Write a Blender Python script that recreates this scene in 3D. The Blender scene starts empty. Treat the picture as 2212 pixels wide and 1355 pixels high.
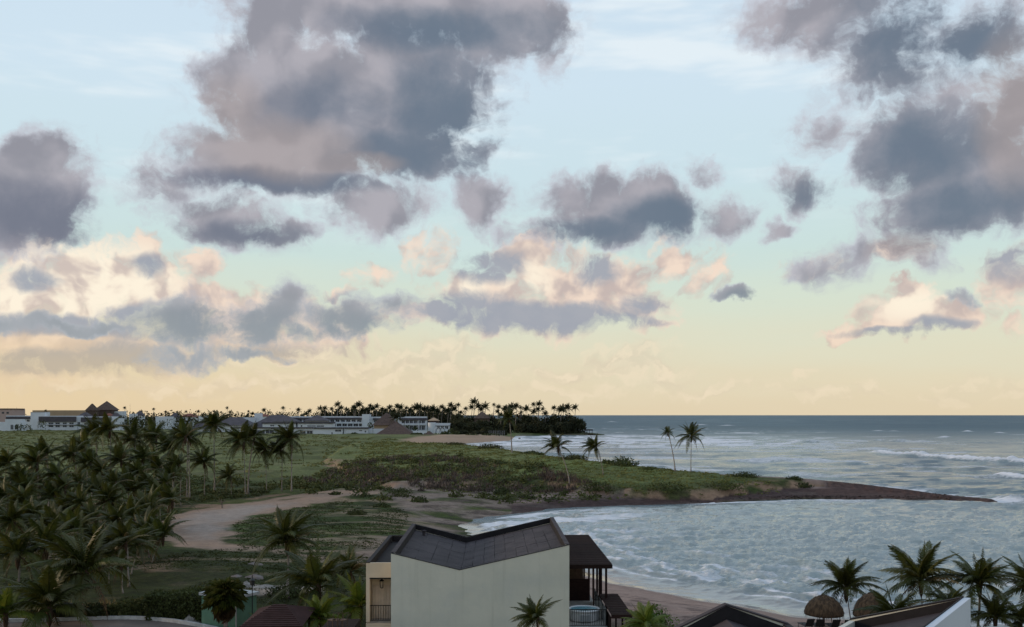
import bpy, bmesh, math, random
import numpy as np
from mathutils import Vector, Matrix

random.seed(11)
RNG = np.random.default_rng(11)
S = bpy.context.scene
COL = S.collection
R = math.radians

# ------------------------------------------------------------------ camera
CAM_H = 18.0            # eye height above the sea, metres
FPX = 2150.0            # focal length in units of the 2212 px wide photograph
HORIZON, MIDX = 897.0, 1106.0
cam_data = bpy.data.cameras.new('camera')
cam = bpy.data.objects.new('camera', cam_data)
COL.objects.link(cam)
cam.location = (0, 0, CAM_H)
cam.rotation_euler = (R(90), 0, 0)
cam_data.sensor_width = 36.0
cam_data.lens = 36.0 * FPX / 2212.0
cam_data.shift_y = (HORIZON - 677.5) / 2212.0
cam_data.clip_start = 0.5
cam_data.clip_end = 200000.0
S.camera = cam

# ------------------------------------------------------------------ exposure
S.view_settings.view_transform = 'Standard'
S.view_settings.look = 'None'
S.view_settings.exposure = 0.0
S.view_settings.gamma = 1.0
S.view_settings.use_curve_mapping = False
S.cycles.use_denoising = True
S.cycles.max_bounces = 6
S.cycles.transparent_max_bounces = 8

# ------------------------------------------------------------------ node helpers
class NT:
    """small helper around a node tree: every method returns an output socket"""
    def __init__(self, tree):
        self.t = tree
    def node(self, kind, **kw):
        n = self.t.nodes.new(kind)
        for k, v in kw.items():
            setattr(n, k, v)
        return n
    def put(self, sock, v):
        if v is None:
            return
        if hasattr(v, 'is_output') or isinstance(v, bpy.types.NodeSocket):
            self.t.links.new(v, sock)
        else:
            if isinstance(v, (tuple, list)) and len(v) == 3 and sock.type == 'RGBA':
                v = tuple(v) + (1.0,)
            sock.default_value = v
    def m(self, op, a, b=None, c=None, clamp=False):
        n = self.node('ShaderNodeMath', operation=op, use_clamp=clamp)
        self.put(n.inputs[0], a); self.put(n.inputs[1], b); self.put(n.inputs[2], c)
        return n.outputs[0]
    def v(self, op, a, b=None, c=None):
        n = self.node('ShaderNodeVectorMath', operation=op)
        self.put(n.inputs[0], a); self.put(n.inputs[1], b)
        if c is not None:
            self.put(n.inputs[2], c)
        return n.outputs['Value'] if op in ('DOT_PRODUCT', 'LENGTH', 'DISTANCE') else n.outputs['Vector']
    def scale(self, a, s):
        n = self.node('ShaderNodeVectorMath', operation='SCALE')
        self.put(n.inputs[0], a); self.put(n.inputs['Scale'], s)
        return n.outputs['Vector']
    def xyz(self, x, y, z=0.0):
        n = self.node('ShaderNodeCombineXYZ')
        self.put(n.inputs[0], x); self.put(n.inputs[1], y); self.put(n.inputs[2], z)
        return n.outputs[0]
    def sep(self, a):
        n = self.node('ShaderNodeSeparateXYZ'); self.put(n.inputs[0], a)
        return n.outputs[0], n.outputs[1], n.outputs[2]
    def noise(self, vec, scale=1.0, detail=4.0, rough=0.5, lac=2.0, dist=0.0, color=False, dim='3D'):
        n = self.node('ShaderNodeTexNoise', noise_dimensions=dim)
        self.put(n.inputs['Vector'], vec)
        n.inputs['Scale'].default_value = scale; n.inputs['Detail'].default_value = detail
        n.inputs['Roughness'].default_value = rough; n.inputs['Lacunarity'].default_value = lac
        n.inputs['Distortion'].default_value = dist
        return n.outputs['Color'] if color else n.outputs[0]
    def step(self, v, lo, hi, to0=0.0, to1=1.0, smooth=True):
        n = self.node('ShaderNodeMapRange', interpolation_type='SMOOTHSTEP' if smooth else 'LINEAR')
        self.put(n.inputs[0], v)
        self.put(n.inputs[1], lo); self.put(n.inputs[2], hi)
        self.put(n.inputs[3], to0); self.put(n.inputs[4], to1)
        return n.outputs[0]
    def mix(self, f, a, b, blend='MIX'):
        n = self.node('ShaderNodeMix', data_type='RGBA', blend_type=blend)
        self.put(n.inputs[0], f); self.put(n.inputs[6], a); self.put(n.inputs[7], b)
        return n.outputs[2]
    def ramp(self, f, stops, interp='LINEAR'):
        n = self.node('ShaderNodeValToRGB')
        r = n.color_ramp; r.interpolation = interp
        while len(r.elements) < len(stops):
            r.elements.new(0.5)
        for e, (p, c) in zip(r.elements, stops):
            e.position = p; e.color = tuple(c) + ((1.0,) if len(c) == 3 else ())
        self.put(n.inputs[0], f)
        return n.outputs[0]

def srgb(r, g, b):
    f = lambda c: (c / 255.0 / 12.92) if c <= 10.3 else ((c / 255.0 + 0.055) / 1.055) ** 2.4
    return (f(r), f(g), f(b))

# ------------------------------------------------------------------ sky
SUN_AZ, SUN_EL = R(-88), R(9)        # azimuth from the view axis (negative = left), elevation
def build_world():
    w = bpy.data.worlds.new('World')
    w.use_nodes = True
    w.cycles.sampling_method = 'MANUAL'; w.cycles.sample_map_resolution = 512

    def ang(px, py):
        a = math.atan((px - MIDX) / FPX)
        return 10 * a, 10 * (HORIZON - py) / FPX * math.cos(a)

    def coords(g):
        d = g.node('ShaderNodeTexCoord').outputs['Generated']
        x, y, z = g.sep(d)
        az = g.m('ARCTAN2', x, y)
        hor = g.m('SQRT', g.m('ADD', g.m('MULTIPLY', x, x), g.m('MULTIPLY', y, y)))
        el = g.m('DIVIDE', z, g.m('MAXIMUM', hor, 0.05))
        return az, el, g.scale(g.xyz(az, el, 0.0), 10.0)

    def air(g, az, el, P):
        """clear air: a daylight sky blended with the evening gradient seen over the sea"""
        sky = g.node('ShaderNodeTexSky', sky_type='NISHITA')
        sky.sun_disc = False
        sky.sun_elevation = SUN_EL; sky.sun_rotation = SUN_AZ
        sky.air_density = 1.0; sky.dust_density = 2.0; sky.ozone_density = 1.5
        nish = g.scale(sky.outputs[0], 0.1)
        wob = g.noise(g.v('MULTIPLY', P, (0.5, 3.0, 1.0)), 1.0, 3, 0.55, dim='2D')
        elw = g.m('ADD', el, g.m('MULTIPLY', g.m('SUBTRACT', wob, 0.5), 0.03))
        grad = g.ramp(g.m('MULTIPLY', elw, 1.0 / 0.6), [
            (0.0, srgb(233, 216, 184)), (0.045, srgb(234, 221, 191)), (0.11, srgb(230, 227, 202)),
            (0.19, srgb(220, 231, 214)), (0.27, srgb(209, 230, 226)), (0.38, srgb(210, 232, 239)),
            (0.55, srgb(214, 234, 247)), (0.72, srgb(211, 231, 247)), (1.0, srgb(180, 207, 233))])
        warm = g.m('MULTIPLY', g.step(az, -0.5, 0.15, 1.0, 0.0), g.step(el, 0.0, 0.16, 1.0, 0.0))
        grad = g.mix(g.m('MULTIPLY', warm, 0.65), grad, srgb(238, 210, 166))
        base = g.mix(0.08, grad, nish)
        veil = g.noise(g.v('MULTIPLY', P, (0.35, 1.6, 1.0)), 1.0, 4, 0.6, dim='2D')     # thin bright veils
        veil = g.m('MULTIPLY', g.step(veil, 0.48, 0.72), g.step(el, 0.13, 0.3, 0.0, 0.6))
        return g.mix(veil, base, srgb(240, 247, 250))

    def lit_colour(g, rel, el, az):
        lit = g.mix(g.step(rel, -0.24, 0.20), srgb(198, 182, 177), srgb(243, 221, 203))
        warmlow = g.m('MULTIPLY', g.step(el, 0.04, 0.11, 1.0, 0.0), g.step(az, -0.5, -0.1, 1.0, 0.3))
        return g.mix(g.m('MULTIPLY', warmlow, 0.8), lit, srgb(234, 208, 168))

    def dark_colour(g, relief, dens):
        body = g.mix(g.step(relief, -0.17, 0.17), srgb(146, 146, 156), srgb(174, 171, 179))
        return g.mix(g.step(dens, -0.1, 0.8, 1.0, 0.0), body, srgb(196, 198, 208))

    def emit(g, col):
        bg = g.node('ShaderNodeBackground')
        g.put(bg.inputs['Color'], g.scale(col, 10.0)); bg.inputs['Strength'].default_value = 0.1
        return bg.outputs[0]

    # ------------------------------------------------ the sky all round
    def outside():
        t = bpy.data.node_groups.new('sky_around', 'ShaderNodeTree')
        t.interface.new_socket('Shader', in_out='OUTPUT', socket_type='NodeSocketShader')
        g = NT(t)
        az, el, P = coords(g)
        col = air(g, az, el, P)
        n = g.noise(g.v('MULTIPLY', P, (1, 1.4, 1)), 0.6, 6, 0.55, dim='2D')
        n2 = g.noise(g.v('ADD', g.v('MULTIPLY', P, (1, 1.4, 1)), (-0.12, 0.15, 0)), 0.6, 4, 0.55, dim='2D')
        rel = g.m('MULTIPLY', g.m('SUBTRACT', n, n2), 2.0)
        a1 = g.m('MULTIPLY', g.step(n, 0.50, 0.58), g.m('MULTIPLY', g.step(el, 0.02, 0.08), g.step(el, 0.16, 0.3, 1.0, 0.0)))
        col = g.mix(a1, col, lit_colour(g, rel, el, az))
        a2 = g.m('MULTIPLY', g.step(n, 0.51, 0.6), g.m('MULTIPLY', g.step(el, 0.14, 0.26), g.step(el, 0.9, 2.5, 1.0, 0.3)))
        col = g.mix(a2, col, dark_colour(g, rel, g.m('MULTIPLY', g.m('SUBTRACT', n, 0.5), 10.0)))
        # below the horizon the dome simply carries on as dull sea air
        col = g.mix(g.step(el, -0.02, -0.001, 1.0, 0.0), col, (0.16, 0.19, 0.20))
        o = g.node('NodeGroupOutput'); g.put(o.inputs[0], emit(g, col))
        return t

    # ------------------------------------------------ the sky ahead, cloud by cloud: (x, y, half width, half height, strength)
    bank_items = [(900, 792, 210, 30), (985, 762, 90, 36), (1360, 786, 110, 44), (1210, 808, 110, 22),
                  (1435, 812, 70, 30), (1500, 838, 150, 18, .6), (780, 815, 260, 20, .7), (1780, 835, 130, 22, .5),
                  (2140, 842, 120, 26, .5), (1720, 800, 22, 20, .6), (420, 835, 420, 26, .7), (1080, 842, 300, 20, .6),
                  (620, 770, 130, 30, .8)]
    lit_items = [(140, 625, 190, 88), (235, 590, 130, 72), (50, 650, 140, 88), (70, 560, 110, 60), (320, 620, 90, 60),
                 (430, 585, 70, 45, .8), (300, 545, 50, 40, .7), (120, 740, 230, 70), (330, 760, 180, 45), (60, 800, 240, 30, .8),
                 (540, 740, 150, 40, .9), (690, 738, 150, 36, .8), (450, 660, 150, 60, .9), (600, 690, 130, 50, .7), (790, 690, 120, 40, .6),
                 (1200, 595, 150, 75), (1030, 635, 115, 66), (1330, 610, 130, 76), (1110, 555, 110, 50), (1455, 560, 50, 60, .9),
                 (1390, 680, 90, 60), (1120, 685, 240, 48), (1250, 660, 220, 66), (1400, 715, 90, 22, .7), (930, 690, 60, 35),
                 (1535, 585, 60, 62, .55), (920, 545, 55, 50, .6), (805, 585, 55, 30, .5), (735, 635, 55, 18, .6),
                 (1945, 678, 95, 42), (1850, 714, 85, 22), (2055, 672, 75, 34), (1955, 650, 40, 38), (2185, 585, 65, 65, .8),
                 (2195, 690, 40, 25, .6), (1940, 545, 60, 36, .8), (1760, 575, 70, 25, .45), (1560, 610, 40, 30, .5)]
    shadow_items = [(1130, 688, 260, 40), (1000, 675, 110, 50), (1290, 700, 160, 24), (1045, 570, 85, 45), (960, 680, 60, 30),
                    (1290, 580, 60, 40, .7), (1390, 665, 60, 30, .6), (75, 605, 50, 28, .8), (310, 575, 34, 26, .8),
                     (160, 705, 260, 24), (330, 700, 120, 45), (100, 785, 260, 28, .8), (280, 775, 120, 40, .8),
                    (1930, 718, 110, 10, .8), (2040, 700, 60, 14, .6), (2190, 560, 70, 40, .5), (600, 760, 160, 20, .5)]
    glow_items = [(200, 610, 190, 100), (110, 650, 190, 60), (1010, 610, 60, 40, .6), (1130, 600, 60, 60, .6), (1960, 660, 80, 40, .7)]
    dark_items = [(760, 10, 290, 115, 1.5), (1060, 40, 200, 110, 1.4), (600, 60, 130, 100), (1190, 50, 70, 100, .8), (480, 190, 60, 60, .8),
                  (620, 170, 180, 110, 1.4), (880, 180, 220, 150, 1.6), (700, 280, 250, 120, 1.5), (880, 335, 170, 75, 1.5), (960, 345, 80, 45, 1.2), (930, 250, 100, 100),
                  (600, 375, 230, 50), (500, 330, 120, 80), (560, 240, 130, 110), (1060, 190, 50, 50, .6), (340, 375, 70, 60, .6), (640, 330, 160, 80),
                  (500, 478, 140, 66), (590, 500, 90, 36), (430, 440, 60, 30, .7), (790, 450, 92, 70, .9), (1045, 432, 72, 58, .85),
                  (870, 440, 70, 40, .55), (1010, 320, 60, 30, .6),
                  (70, 430, 130, 115, 1.4), (75, 345, 80, 60), (30, 500, 110, 55), (-60, 450, 150, 110), (170, 400, 50, 80, .6),
                  (1340, 455, 165, 76, 1.4), (1415, 430, 100, 78), (1230, 440, 80, 74, .9), (1290, 490, 150, 42), (1300, 405, 70, 50, .8),
                  (1550, 470, 55, 42, .75), (1540, 378, 28, 34, .5), (1170, 500, 70, 36, .6),
                  (1618, 640, 48, 17, .9), (470, 690, 40, 20, .5),
                  (1800, 30, 200, 80), (1890, 110, 120, 110), (1700, 30, 110, 60, .8), (2130, 70, 95, 80), (1930, 180, 70, 50, .7),
                  (1990, 310, 150, 105, 1.4), (2110, 380, 165, 105, 1.4), (2040, 210, 90, 60, .6), (2190, 250, 70, 140, .8), (2010, 450, 130, 65), (1970, 520, 80, 60, .8),
                  (2200, 400, 60, 80), (1730, 410, 66, 45, .8), (1770, 290, 60, 50, .5), (1820, 300, 40, 30, .5), (1680, 490, 42, 20, .7),
                  (1790, 570, 70, 35, .45), (1870, 550, 50, 40, .5), (2060, 640, 45, 14, .5),
                  (400, 690, 125, 46, .8), (560, 690, 90, 52, .75), (600, 650, 46, 34, .65), (760, 692, 120, 40, .75), (690, 722, 130, 22, .7), (480, 705, 140, 24, .6),
                  (130, 708, 240, 15, .7), (555, 765, 66, 13, .8), (425, 768, 70, 26, .6), (880, 665, 60, 25, .5), (730, 640, 55, 14, .4)]
    core_items = [(960, 240, 140, 150), (890, 330, 190, 65), (920, 70, 230, 50), (600, 395, 230, 26, .9), (720, 230, 150, 60, .5), (1100, 70, 120, 50, .4),
                  (80, 465, 130, 70), (520, 505, 130, 30, .8), (1420, 470, 110, 50), (1290, 500, 140, 30, .8),
                  (2000, 320, 130, 90, .9), (2120, 90, 100, 70, .9), (1930, 80, 120, 130, .8), (2080, 440, 150, 60, .6), (1740, 420, 60, 30, .4),
                  (1618, 642, 45, 16, .6), (420, 700, 110, 30, .6), (570, 710, 70, 34, .5), (770, 708, 90, 24, .5)]
    tan_items = [(600, 320, 170, 70), (760, 355, 120, 26), (2190, 230, 70, 150, .9), (1945, 545, 70, 40), (500, 250, 70, 90, .8)]

    def ahead():
        t = bpy.data.node_groups.new('sky_ahead', 'ShaderNodeTree')
        t.interface.new_socket('Shader', in_out='OUTPUT', socket_type='NodeSocketShader')
        g = NT(t)
        az, el, P = coords(g)
        w1 = g.v('SUBTRACT', g.noise(P, 1.3, 4, 0.55, color=True, dim='2D'), (0.5, 0.5, 0.5))
        w2 = g.v('SUBTRACT', g.noise(P, 5.0, 4, 0.6, color=True, dim='2D'), (0.5, 0.5, 0.5))
        PW = g.v('ADD', P, g.v('ADD', g.v('MULTIPLY', w1, (0.72, 0.54, 0)), g.v('MULTIPLY', w2, (0.20, 0.18, 0))))
        PS = g.v('ADD', P, g.v('MULTIPLY', w1, (0.30, 0.20, 0)))          # gentler warp for the inner shading
        fb = g.noise(PS, 2.3, 8, 0.56, dim='2D')
        fine = g.noise(PW, 9.0, 6, 0.6, dim='2D')
        base = air(g, az, el, P)

        G = g
        shared = dict(az=az, el=el, PW=PW, PS=PS, fb=fb, fine=fine, base=base)
        def sector(x0, x1, y0, y1):
            """one part of the sky with the clouds that reach into it, as a node group of its own"""
            st = bpy.data.node_groups.new('sky_part', 'ShaderNodeTree')
            for k, sock in shared.items():
                st.interface.new_socket(k, in_out='INPUT', socket_type={'VECTOR': 'NodeSocketVector', 'RGBA': 'NodeSocketColor'}.get(sock.type, 'NodeSocketFloat'))
            st.interface.new_socket('Shader', in_out='OUTPUT', socket_type='NodeSocketShader')
            g = NT(st)
            gi = g.node('NodeGroupInput').outputs
            az, el, PW, PS, fb, fine, base = (gi[k] for k in shared)
            def lobes(coord, items, far=-1.0):
                f = None
                for (cx, cy, rx, ry, *s) in items:
                    mx, my = rx * 1.65 + 90, ry * 1.65 + 70
                    if cx + mx < x0 or cx - mx > x1 or cy + my < y0 or cy - my > y1:
                        continue
                    a, e = ang(cx, cy)
                    q = g.v('MULTIPLY', g.v('SUBTRACT', coord, (a, e, 0)), (FPX / 10 / rx, FPX / 10 / ry, 0))
                    k = s[0] if s else 1.0
                    c = g.m('MULTIPLY_ADD', g.v('DOT_PRODUCT', q, q), -k, k)
                    f = g.m('MAXIMUM', c, -1.6) if f is None else g.m('SMOOTH_MAX', f, c, 0.25)
                return f
            col = base
            # far bank low over the horizon, cream and hardly darker than the air
            f = lobes(PW, bank_items) if y1 > 600 else None
            if f is not None:
                PB = g.v('MULTIPLY', PW, (1.0, 1.7, 1.0))
                n = g.noise(PB, 4.2, 7, 0.5, dim='2D')
                n_up = g.noise(g.v('ADD', PB, (-0.09, 0.18, 0)), 4.2, 2, 0.5, dim='2D')
                dens = g.m('ADD', f, g.m('MULTIPLY', g.m('SUBTRACT', n, 0.52), 2.2))
                c = g.mix(g.step(g.m('SUBTRACT', n, n_up), -0.2, 0.2), srgb(216, 200, 178), srgb(243, 225, 198))
                col = g.mix(g.m('MULTIPLY', g.step(dens, -0.3, 1.3), 0.6), col, c)
            # sunlit clouds, cream to pink
            f = lobes(PW, lit_items)
            if f is not None:
                puff = g.noise(PW, 4.2, 7, 0.56, dim='2D')
                smo = g.noise(PS, 3.0, 3, 0.5, dim='2D')
                smo_up = g.noise(g.v('ADD', PS, (-0.12, 0.14, 0)), 3.0, 3, 0.5, dim='2D')
                dens = g.m('ADD', f, g.m('MULTIPLY', g.m('SUBTRACT', puff, 0.5), 1.9))
                rel = g.m('ADD', g.m('SUBTRACT', smo, smo_up), g.m('MULTIPLY', g.m('SUBTRACT', puff, 0.5), 0.35))
                lit = lit_colour(g, rel, el, az)
                s = lobes(PS, glow_items)
                if s is not None:
                    glow = g.m('MULTIPLY', g.step(s, -0.4, 0.9), g.step(rel, -0.22, 0.14, 0.15, 1.0))
                    lit = g.mix(glow, lit, srgb(255, 243, 222))
                s = lobes(PS, shadow_items)
                if s is not None:
                    sh = g.step(g.m('ADD', s, g.m('MULTIPLY', g.m('SUBTRACT', puff, 0.5), 1.5)), -0.35, 0.75)
                    shade = g.mix(g.step(el, 0.045, 0.09), srgb(190, 178, 160), srgb(156, 163, 176))
                    lit = g.mix(g.m('MULTIPLY', sh, 0.92), lit, shade)
                col = g.mix(g.m('MULTIPLY', g.step(dens, -0.12, 0.80), 0.97), col, lit)
            # grey clouds in their own shade, near and high
            f = lobes(PW, dark_items)
            if f is not None:
                edge = g.m('ADD', g.m('MULTIPLY', g.m('SUBTRACT', fb, 0.5), 2.5), g.m('MULTIPLY', g.m('SUBTRACT', fine, 0.5), 1.0))
                dens = g.m('ADD', f, edge)
                fl = g.noise(PS, 1.7, 4, 0.42, dim='2D')
                fu = g.noise(g.v('ADD', PS, (-0.14, 0.18, 0)), 1.7, 4, 0.42, dim='2D')
                wn = g.noise(g.v('MULTIPLY', PW, (0.8, 1.1, 1)), 2.4, 8, 0.62, dim='2D')
                wisp = g.m('MULTIPLY', g.step(wn, 0.47, 0.68), g.step(f, -1.0, 0.2))
                col = g.mix(g.m('MULTIPLY', wisp, 0.35), col, srgb(186, 187, 197))
                body = dark_colour(g, g.m('SUBTRACT', fl, fu), g.m('ADD', f, g.m('MULTIPLY', g.m('SUBTRACT', fb, 0.5), 1.0)))
                s = lobes(PS, core_items)
                if s is not None:
                    core = g.step(g.m('ADD', s, g.m('MULTIPLY', g.m('SUBTRACT', fb, 0.5), 1.3)), -0.62, 1.05)
                    body = g.mix(g.m('MULTIPLY', core, 0.95), body, g.mix(g.step(az, -0.35, -0.05), srgb(112, 117, 134), srgb(101, 116, 134)))
                s = lobes(PS, tan_items)
                if s is not None:
                    tan = g.step(g.m('ADD', s, g.m('SUBTRACT', fl, 0.5)), -0.6, 0.9)
                    body = g.mix(g.m('MULTIPLY', tan, 0.45), body, srgb(168, 153, 148))
                body = g.mix(g.m('MULTIPLY', g.step(el, 0.08, 0.16, 1.0, 0.0), 0.65), body, srgb(158, 168, 172))
                col = g.mix(g.m('MULTIPLY', g.step(dens, -0.48, 0.80), 0.97), col, body)
            o = g.node('NodeGroupOutput'); g.put(o.inputs[0], emit(g, col))
            n = G.node('ShaderNodeGroup'); n.node_tree = st
            for k, sock in shared.items():
                t.links.new(sock, n.inputs[k])
            return n.outputs[0]

        def split(x0, x1, y0, y1, depth):
            if depth == 0:
                return sector(x0, x1, y0, y1)
            mx = g.node('ShaderNodeMixShader')
            if depth in (4, 2, 1):
                xm = (x0 + x1) / 2
                g.put(mx.inputs[0], g.m('GREATER_THAN', az, ang(xm, 0)[0] / 10))
                A, B = split(x0, xm, y0, y1, depth - 1), split(xm, x1, y0, y1, depth - 1)
            else:
                ym = 520
                e = g.m('SUBTRACT', el, 0.0)
                # height over the horizon of image row ym changes with azimuth; the cut follows one elevation
                g.put(mx.inputs[0], g.m('LESS_THAN', e, (HORIZON - ym) / FPX))
                A, B = split(x0, x1, y0, ym, depth - 1), split(x0, x1, ym - 60, y1, depth - 1)
            t.links.new(A, mx.inputs[1]); t.links.new(B, mx.inputs[2])
            return mx.outputs[0]
        o = g.node('NodeGroupOutput'); g.put(o.inputs[0], split(-130, 2340, -60, 900, 4))
        return t

    t = w.node_tree; t.nodes.clear(); g = NT(t)
    az, el, P = coords(g)
    inside = g.m('MULTIPLY', g.m('LESS_THAN', g.m('ABSOLUTE', az), 0.505),
                 g.m('MULTIPLY', g.m('LESS_THAN', el, 0.46), g.m('GREATER_THAN', el, -0.0005)))
    A = g.node('ShaderNodeGroup'); A.node_tree = outside()
    B = g.node('ShaderNodeGroup'); B.node_tree = ahead()
    mx = g.node('ShaderNodeMixShader'); g.put(mx.inputs[0], inside)
    t.links.new(A.outputs[0], mx.inputs[1]); t.links.new(B.outputs[0], mx.inputs[2])
    out = g.node('ShaderNodeOutputWorld')
    t.links.new(mx.outputs[0], out.inputs['Surface'])
    S.world = w
build_world()

# ------------------------------------------------------------------ sun, low on the left and half veiled
sun_data = bpy.data.lights.new('sun', 'SUN')
sun_data.energy = 2.0; sun_data.angle = R(6); sun_data.color = (1.0, 0.74, 0.48)
sun = bpy.data.objects.new('sun', sun_data); COL.objects.link(sun)
sd = Vector((math.sin(SUN_AZ) * math.cos(SUN_EL), math.cos(SUN_AZ) * math.cos(SUN_EL), math.sin(SUN_EL)))
sun.rotation_euler = sd.to_track_quat('Z', 'Y').to_euler()

# ------------------------------------------------------------------ numeric helpers
def at(px, py, z=2.0):
    """point of the place seen at this spot of the photograph, on level ground of height z"""
    y = FPX * (CAM_H - z) / (py - HORIZON)
    return ((px - MIDX) / FPX * y, y)
def zat(py, d):
    return CAM_H - (py - HORIZON) * d / FPX
def xat(px, d):
    return (px - MIDX) / FPX * d

def sstep(a, b, x):
    t = np.clip((x - a) / (b - a), 0, 1)
    return t * t * (3 - 2 * t)
def vnoise(x, y, seed=0):
    xi, yi = np.floor(x).astype(np.int64), np.floor(y).astype(np.int64)
    fx, fy = x - xi, y - yi
    def h(i, j):
        n = (i * 374761393 + j * 668265263 + seed * 1442695041) & 0x7fffffff
        n = ((n ^ (n >> 13)) * 1274126177) & 0x7fffffff
        return ((n ^ (n >> 16)) & 0xffff) / 65535.0
    ux, uy = fx * fx * (3 - 2 * fx), fy * fy * (3 - 2 * fy)
    a, b, c, d = h(xi, yi), h(xi + 1, yi), h(xi, yi + 1), h(xi + 1, yi + 1)
    return (a * (1 - ux) + b * ux) * (1 - uy) + (c * (1 - ux) + d * ux) * uy
def fbm(x, y, octaves=4, seed=0, gain=0.5):
    s, a, tot = 0.0, 1.0, 0.0
    for k in range(octaves):
        s = s + a * vnoise(x * 2 ** k + 17.3 * k, y * 2 ** k - 9.1 * k, seed + k); tot += a; a *= gain
    return s / tot
def seg_dist(X, Y, pts, closed=False, vals=None):
    """distance to a polyline (and, with vals, the value at the nearest point)"""
    pts = [tuple(p[:2]) for p in pts]
    best = np.full(X.shape, 1e12); val = np.zeros(X.shape)
    n = len(pts)
    for i in range(n if closed else n - 1):
        (ax, ay), (bx, by) = pts[i], pts[(i + 1) % n]
        dx, dy = bx - ax, by - ay
        L = dx * dx + dy * dy + 1e-9
        t = np.clip(((X - ax) * dx + (Y - ay) * dy) / L, 0, 1)
        d = (X - ax - t * dx) ** 2 + (Y - ay - t * dy) ** 2
        m = d < best
        if vals is not None:
            val = np.where(m, vals[i] + t * (vals[(i + 1) % n] - vals[i]), val)
        best = np.where(m, d, best)
    return (np.sqrt(best), val) if vals is not None else np.sqrt(best)
def inside(X, Y, pts):
    r = np.zeros(X.shape, bool); n = len(pts)
    for i in range(n):
        (ax, ay), (bx, by) = pts[i][:2], pts[(i + 1) % n][:2]
        c = (ay > Y) != (by > Y)
        with np.errstate(divide='ignore', invalid='ignore'):
            r ^= c & (X < (bx - ax) * (Y - ay) / (by - ay + 1e-12) + ax)
    return r
def sdist(X, Y, pts):
    """positive inside the polygon"""
    d = seg_dist(X, Y, pts, True)
    return np.where(inside(X, Y, pts), d, -d)

# ------------------------------------------------------------------ the lie of the land
CREST = [(at(px, py, z) + (z,)) for px, py, z in [
    (2142, 1083, .4), (2053, 1071, 1.1), (1957, 1058, 1.6), (1841, 1044, 2.5), (1726, 1033, 3.4), (1572, 1026, 4.0),
    (1456, 1016, 4.7), (1384, 1008, 5.2), (1275, 998, 5.7), (1184, 987, 6.2), (1107, 977, 6.4), (1060, 969, 6.4),
    (1000, 962, 6.4), (950, 959, 6.2), (880, 957, 5.0), (800, 955, 3.6)]]
def offset_crest():
    out = []
    for i, (x, y, z) in enumerate(CREST[:14]):
        a, b = CREST[max(0, i - 1)], CREST[min(len(CREST) - 1, i + 1)]
        t = Vector((b[0] - a[0], b[1] - a[1])).normalized()
        w = 3 + 4.0 * z
        out.append((x + t.y * w, y - t.x * w))
    return out
INNER = [at(px, py, 0) for px, py in [
    (2212, 1374), (2000, 1348), (1852, 1334), (1737, 1327), (1630, 1306), (1547, 1296), (1448, 1276), (1399, 1266), (1360, 1260),
    (1315, 1246), (1240, 1226), (1150, 1205), (1070, 1180), (1024, 1157), (1010, 1137), (1024, 1124), (1102, 1112), (1200, 1101),
    (1340, 1094), (1475, 1090), (1630, 1083), (1700, 1080.5), (1764, 1080), (1830, 1081), (1899, 1079.6), (1960, 1081.5), (2010, 1081), (2053, 1083.6), (2100, 1084), (2138, 1088), (2156, 1087)]]
FARBAY = [(-12, 470), (-42, 545), (-36, 600)] + [at(px, py, 0) for px, py in [
    (1012, 958), (1060, 955), (1100, 952.5), (1110, 946), (1112, 942.5), (1214, 940.5), (1275, 940.5), (1298, 941)]]
COAST = [(900, 80), (400, 76), (160, 74), (75, 78)] + INNER + offset_crest() + FARBAY + [
    (88, 925), (82, 985), (70, 1080), (75, 1300), (60, 2200), (-100, 6000), (-3000, 9500), (-12000, 9500), (-12000, -400), (900, -400)]
SCARP = [at(px, py, 2) for px, py in [
    (700, 1000), (760, 1045), (850, 1062), (930, 1057), (1050, 1053), (1150, 1055), (1250, 1061), (1360, 1066), (1553, 1062),
    (1668, 1052), (1764, 1048), (1838, 1046)]]
PLATEAU = SCARP + [c[:2] for c in CREST[3:]]
OUTER = [c[:2] for c in CREST[:14]] + offset_crest()[::-1]

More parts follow.
